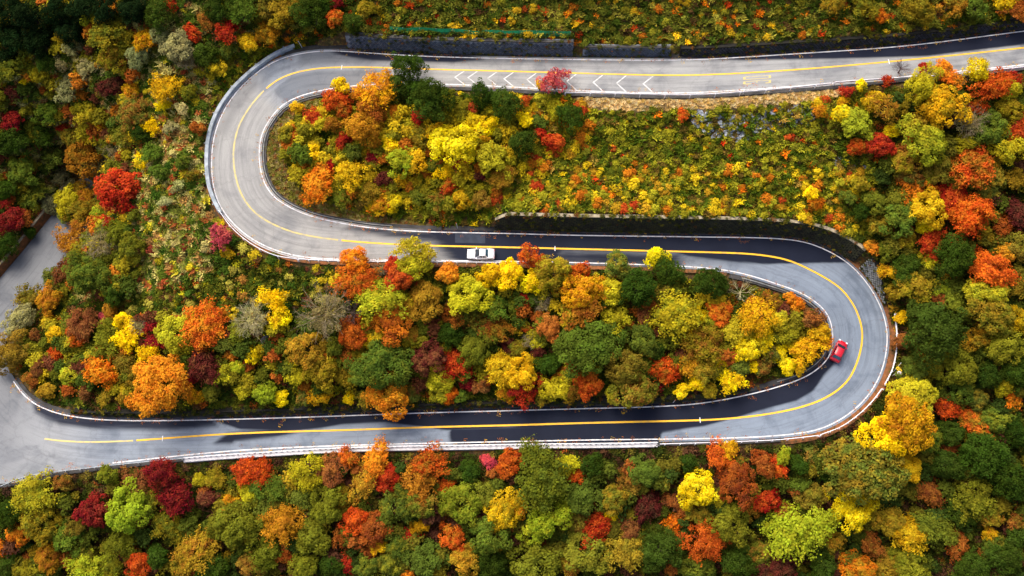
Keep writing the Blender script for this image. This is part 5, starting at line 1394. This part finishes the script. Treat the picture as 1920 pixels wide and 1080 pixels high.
scatter_shrubs((ZN == 'upper') & (SV[:, 0] < 960) & far_t & ~inner & clear, 240, [((170, 156, 34), 5), ((216, 184, 36), 4), ((134, 128, 32), 5), ((200, 116, 36), 2), ((176, 74, 38), 1)], .8, 1.7, 'yellow-green bushes between the trees inside the left bend', .8, 1.0)
# the forest goes on beyond the picture
MID = [crown(2.5, 'round', 911)[0], crown(2.5, 'maple', 912)[0], crown(2.5, 'soft', 913)[0], crown(3.3, 'round', 914)[0]]
for m in MID: m.materials[0] = M_TUFT
xs = np.arange(-158, 160, 3.9); ys = np.arange(-92, 130, 3.9); A, B = np.meshgrid(xs, ys)
A = (A + RNG.uniform(-1.4, 1.4, A.shape)).ravel(); B = (B + RNG.uniform(-1.4, 1.4, B.shape)).ravel(); Zg = ground(A, B)
s3 = to_survey(np.stack([A, B, Zg + 3.3], 1))
outside = (s3[:, 0] < -45) | (s3[:, 0] > 1965) | (s3[:, 1] < -55) | (s3[:, 1] > 1135)
for dx, dy in ((0, 0), (3, 0), (-3, 0), (0, 3), (0, -3)): outside &= ~road_dist(A + dx, B + dy)
A, B, Zg = A[outside], B[outside], Zg[outside]; n = len(A)
cols, w = pal([((112, 112, 26), 6), ((70, 90, 26), 5), ((160, 110, 28), 2), ((200, 96, 26), 1.5), ((176, 54, 28), 1), ((206, 180, 28), 1.5), ((40, 58, 24), 2)])
c = cols[RNG.choice(len(w), n, p=w)].copy(); c[:, :3] *= RNG.uniform(.8, 1.2, (n, 1))
gn_scatter('forest_canopy', np.stack([A, B, Zg + 2.6], 1), c, RNG.uniform(.8, 1.25, n), RNG.integers(0, 4, n), MID, 'mixed autumn forest continuing beyond the hairpin road', 'forest')

# weeds rooted in and over the retaining walls
wp = []
for E_, O_, i0, i1, hf, dens in ((LA, OA, 0, j645, lambda i: 1.45 if i < j1266 else (1.7 if i < j1075 else 2.6), 2.2), (LB, OB, j930, i_of(38), lambda i: max(.25, wall_h(i, 'B')), 3.2), (LA, OA, i_of(48.3), i_of(58.6), lambda i: max(.25, wall_h(i, 'A')), 2.4)):
    for i in range(i0, i1):
        h = hf(i)
        for _ in range(RNG.poisson(dens)):
            t = RNG.random() ** .55 if RNG.random() < .65 else 1.0 + RNG.random() * .08
            if RNG.random() < .25: t = RNG.random() * .12
            q_ = E_[i] + O_[i] * (OFF - .06 + .3 * h * t + (.25 * RNG.random() if t > 1 else 0)) + np.array([0, 0, h * t - .05]) + (E_[min(i + 1, NS - 1)] - E_[i]) * RNG.random()
            wp.append([*q_, RNG.uniform(.35, .75) * (1.35 if t >= 1 else 1)])
wp = np.array(wp); n = len(wp); cols, w = pal([((84, 86, 30), 5), ((60, 66, 26), 6), ((112, 104, 36), 3), ((120, 78, 40), 1.5), ((150, 140, 44), 1)])
cw = cols[RNG.choice(len(w), n, p=w)]
gn_scatter('wall_weeds', wp[:, :3], cw, wp[:, 3], RNG.choice([0, 1, 2, 3, 4, 5], n), BUSH, 'weeds and moss growing from the retaining walls', 'weeds')

# leaves blown along the edges of the carriageway
n = 1500; k = RNG.integers(0, i_of(62), n); sd = RNG.random(n) < .5
fr_ = np.abs(RNG.normal(0, .5, n)) - .42
E_ = np.where(sd[:, None], LA[k], LB[k]); O_ = np.where(sd[:, None], OA[k], OB[k])
lp = E_ - O_ * fr_[:, None]
lz = np.array([crown_z(i, p_) for i, p_ in zip(k, lp)]) + .02
rl = np.random.default_rng(5); Vl, Fl = leaf_quads(rl.normal(0, .12, (7, 3)) * [1, 1, .02], unit(rl.normal(0, .15, (7, 3)) + [0, 0, 1]), .13, rl, .7)
lm = fast_quads('tuft', Vl, Fl, M_TUFT, {'tint': ('FACE', 'FLOAT', rl.random(7))})
cc = np.array([lin(*q) for q in ((186, 104, 36), (150, 80, 40), (206, 160, 50), (120, 76, 44))])[RNG.integers(0, 4, n)]
gn_scatter('fallen_leaves', np.c_[lp[:, :2], lz], cc, RNG.uniform(.7, 1.5, n), np.zeros(n, int), [lm], 'fallen leaves blown along the edges of the road', 'leaves')

# ---------------------------------------------------------------- bare rock showing through the slope
RK = []
for v in range(3):
    rng = np.random.default_rng(40 + v); mb = MB(); rows = []
    for k, (rad, h) in enumerate(((1, -.3), (.95, .1), (.7, .24), (.3, .3), (.02, .31))):
        rows.append([(rad * math.cos(t) * (1 + .25 * math.sin(2 * t + v)) + rng.normal(0, .06), rad * .75 * math.sin(t) + rng.normal(0, .06), h + rng.normal(0, .05)) for t in np.linspace(0, 6.283, 9, endpoint=False)])
    mb.strip(rows, close=True); RK.append(mb.mesh('rock_face', M_ROCK))
for q, (poly, lab) in enumerate(zip(ROCKS, ('broken pale blue-grey rock outcrop below the strip of dry grass', 'thin curved grey rock ledge below the red shrubs at right', 'small grey rock between trees at right'))):
    cx_, cy_ = np.mean(poly, 0); root = empty('rock_outcrop', on_ground(cx_, cy_)); tag(root, lab, 'rock')
    b0 = np.array(root.location)
    x0_, y0_ = np.min(poly, 0); x1_, y1_ = np.max(poly, 0)
    for a in np.arange(x0_, x1_, 7):
        for b in np.arange(y0_, y1_, 6):
            pt = np.array([[a + RNG.uniform(-4, 4), b + RNG.uniform(-4, 4)]])
            if pin(pt, poly)[0] < 0 or RNG.random() < .3: continue
            g0 = on_ground(pt[0, 0], pt[0, 1])
            o = link('rock_face', RK[RNG.integers(3)], root, g0 - b0 + [0, 0, .02]); s = RNG.uniform(.25, .62); o.scale = (s, s, s); o.rotation_euler = (.35, RNG.normal(0, .12), RNG.random() * 6.28)
p = on_ground(506, 640)
mb = MB(); rows = []
rng = np.random.default_rng(77)
for rad, h in ((1.5, -.6), (1.55, .2), (1.3, .8), (.8, 1.1), (.05, 1.2)):
    rows.append([(rad * math.cos(t) + rng.normal(0, .1), rad * .8 * math.sin(t) + rng.normal(0, .1), h + rng.normal(0, .08)) for t in np.linspace(0, 6.283, 11, endpoint=False)])
mb.strip(rows, close=True); o = mb.build('boulder', M_DROCK, None, False, p); tag(o, 'dark boulder below the pale straw bush', 'boulder')
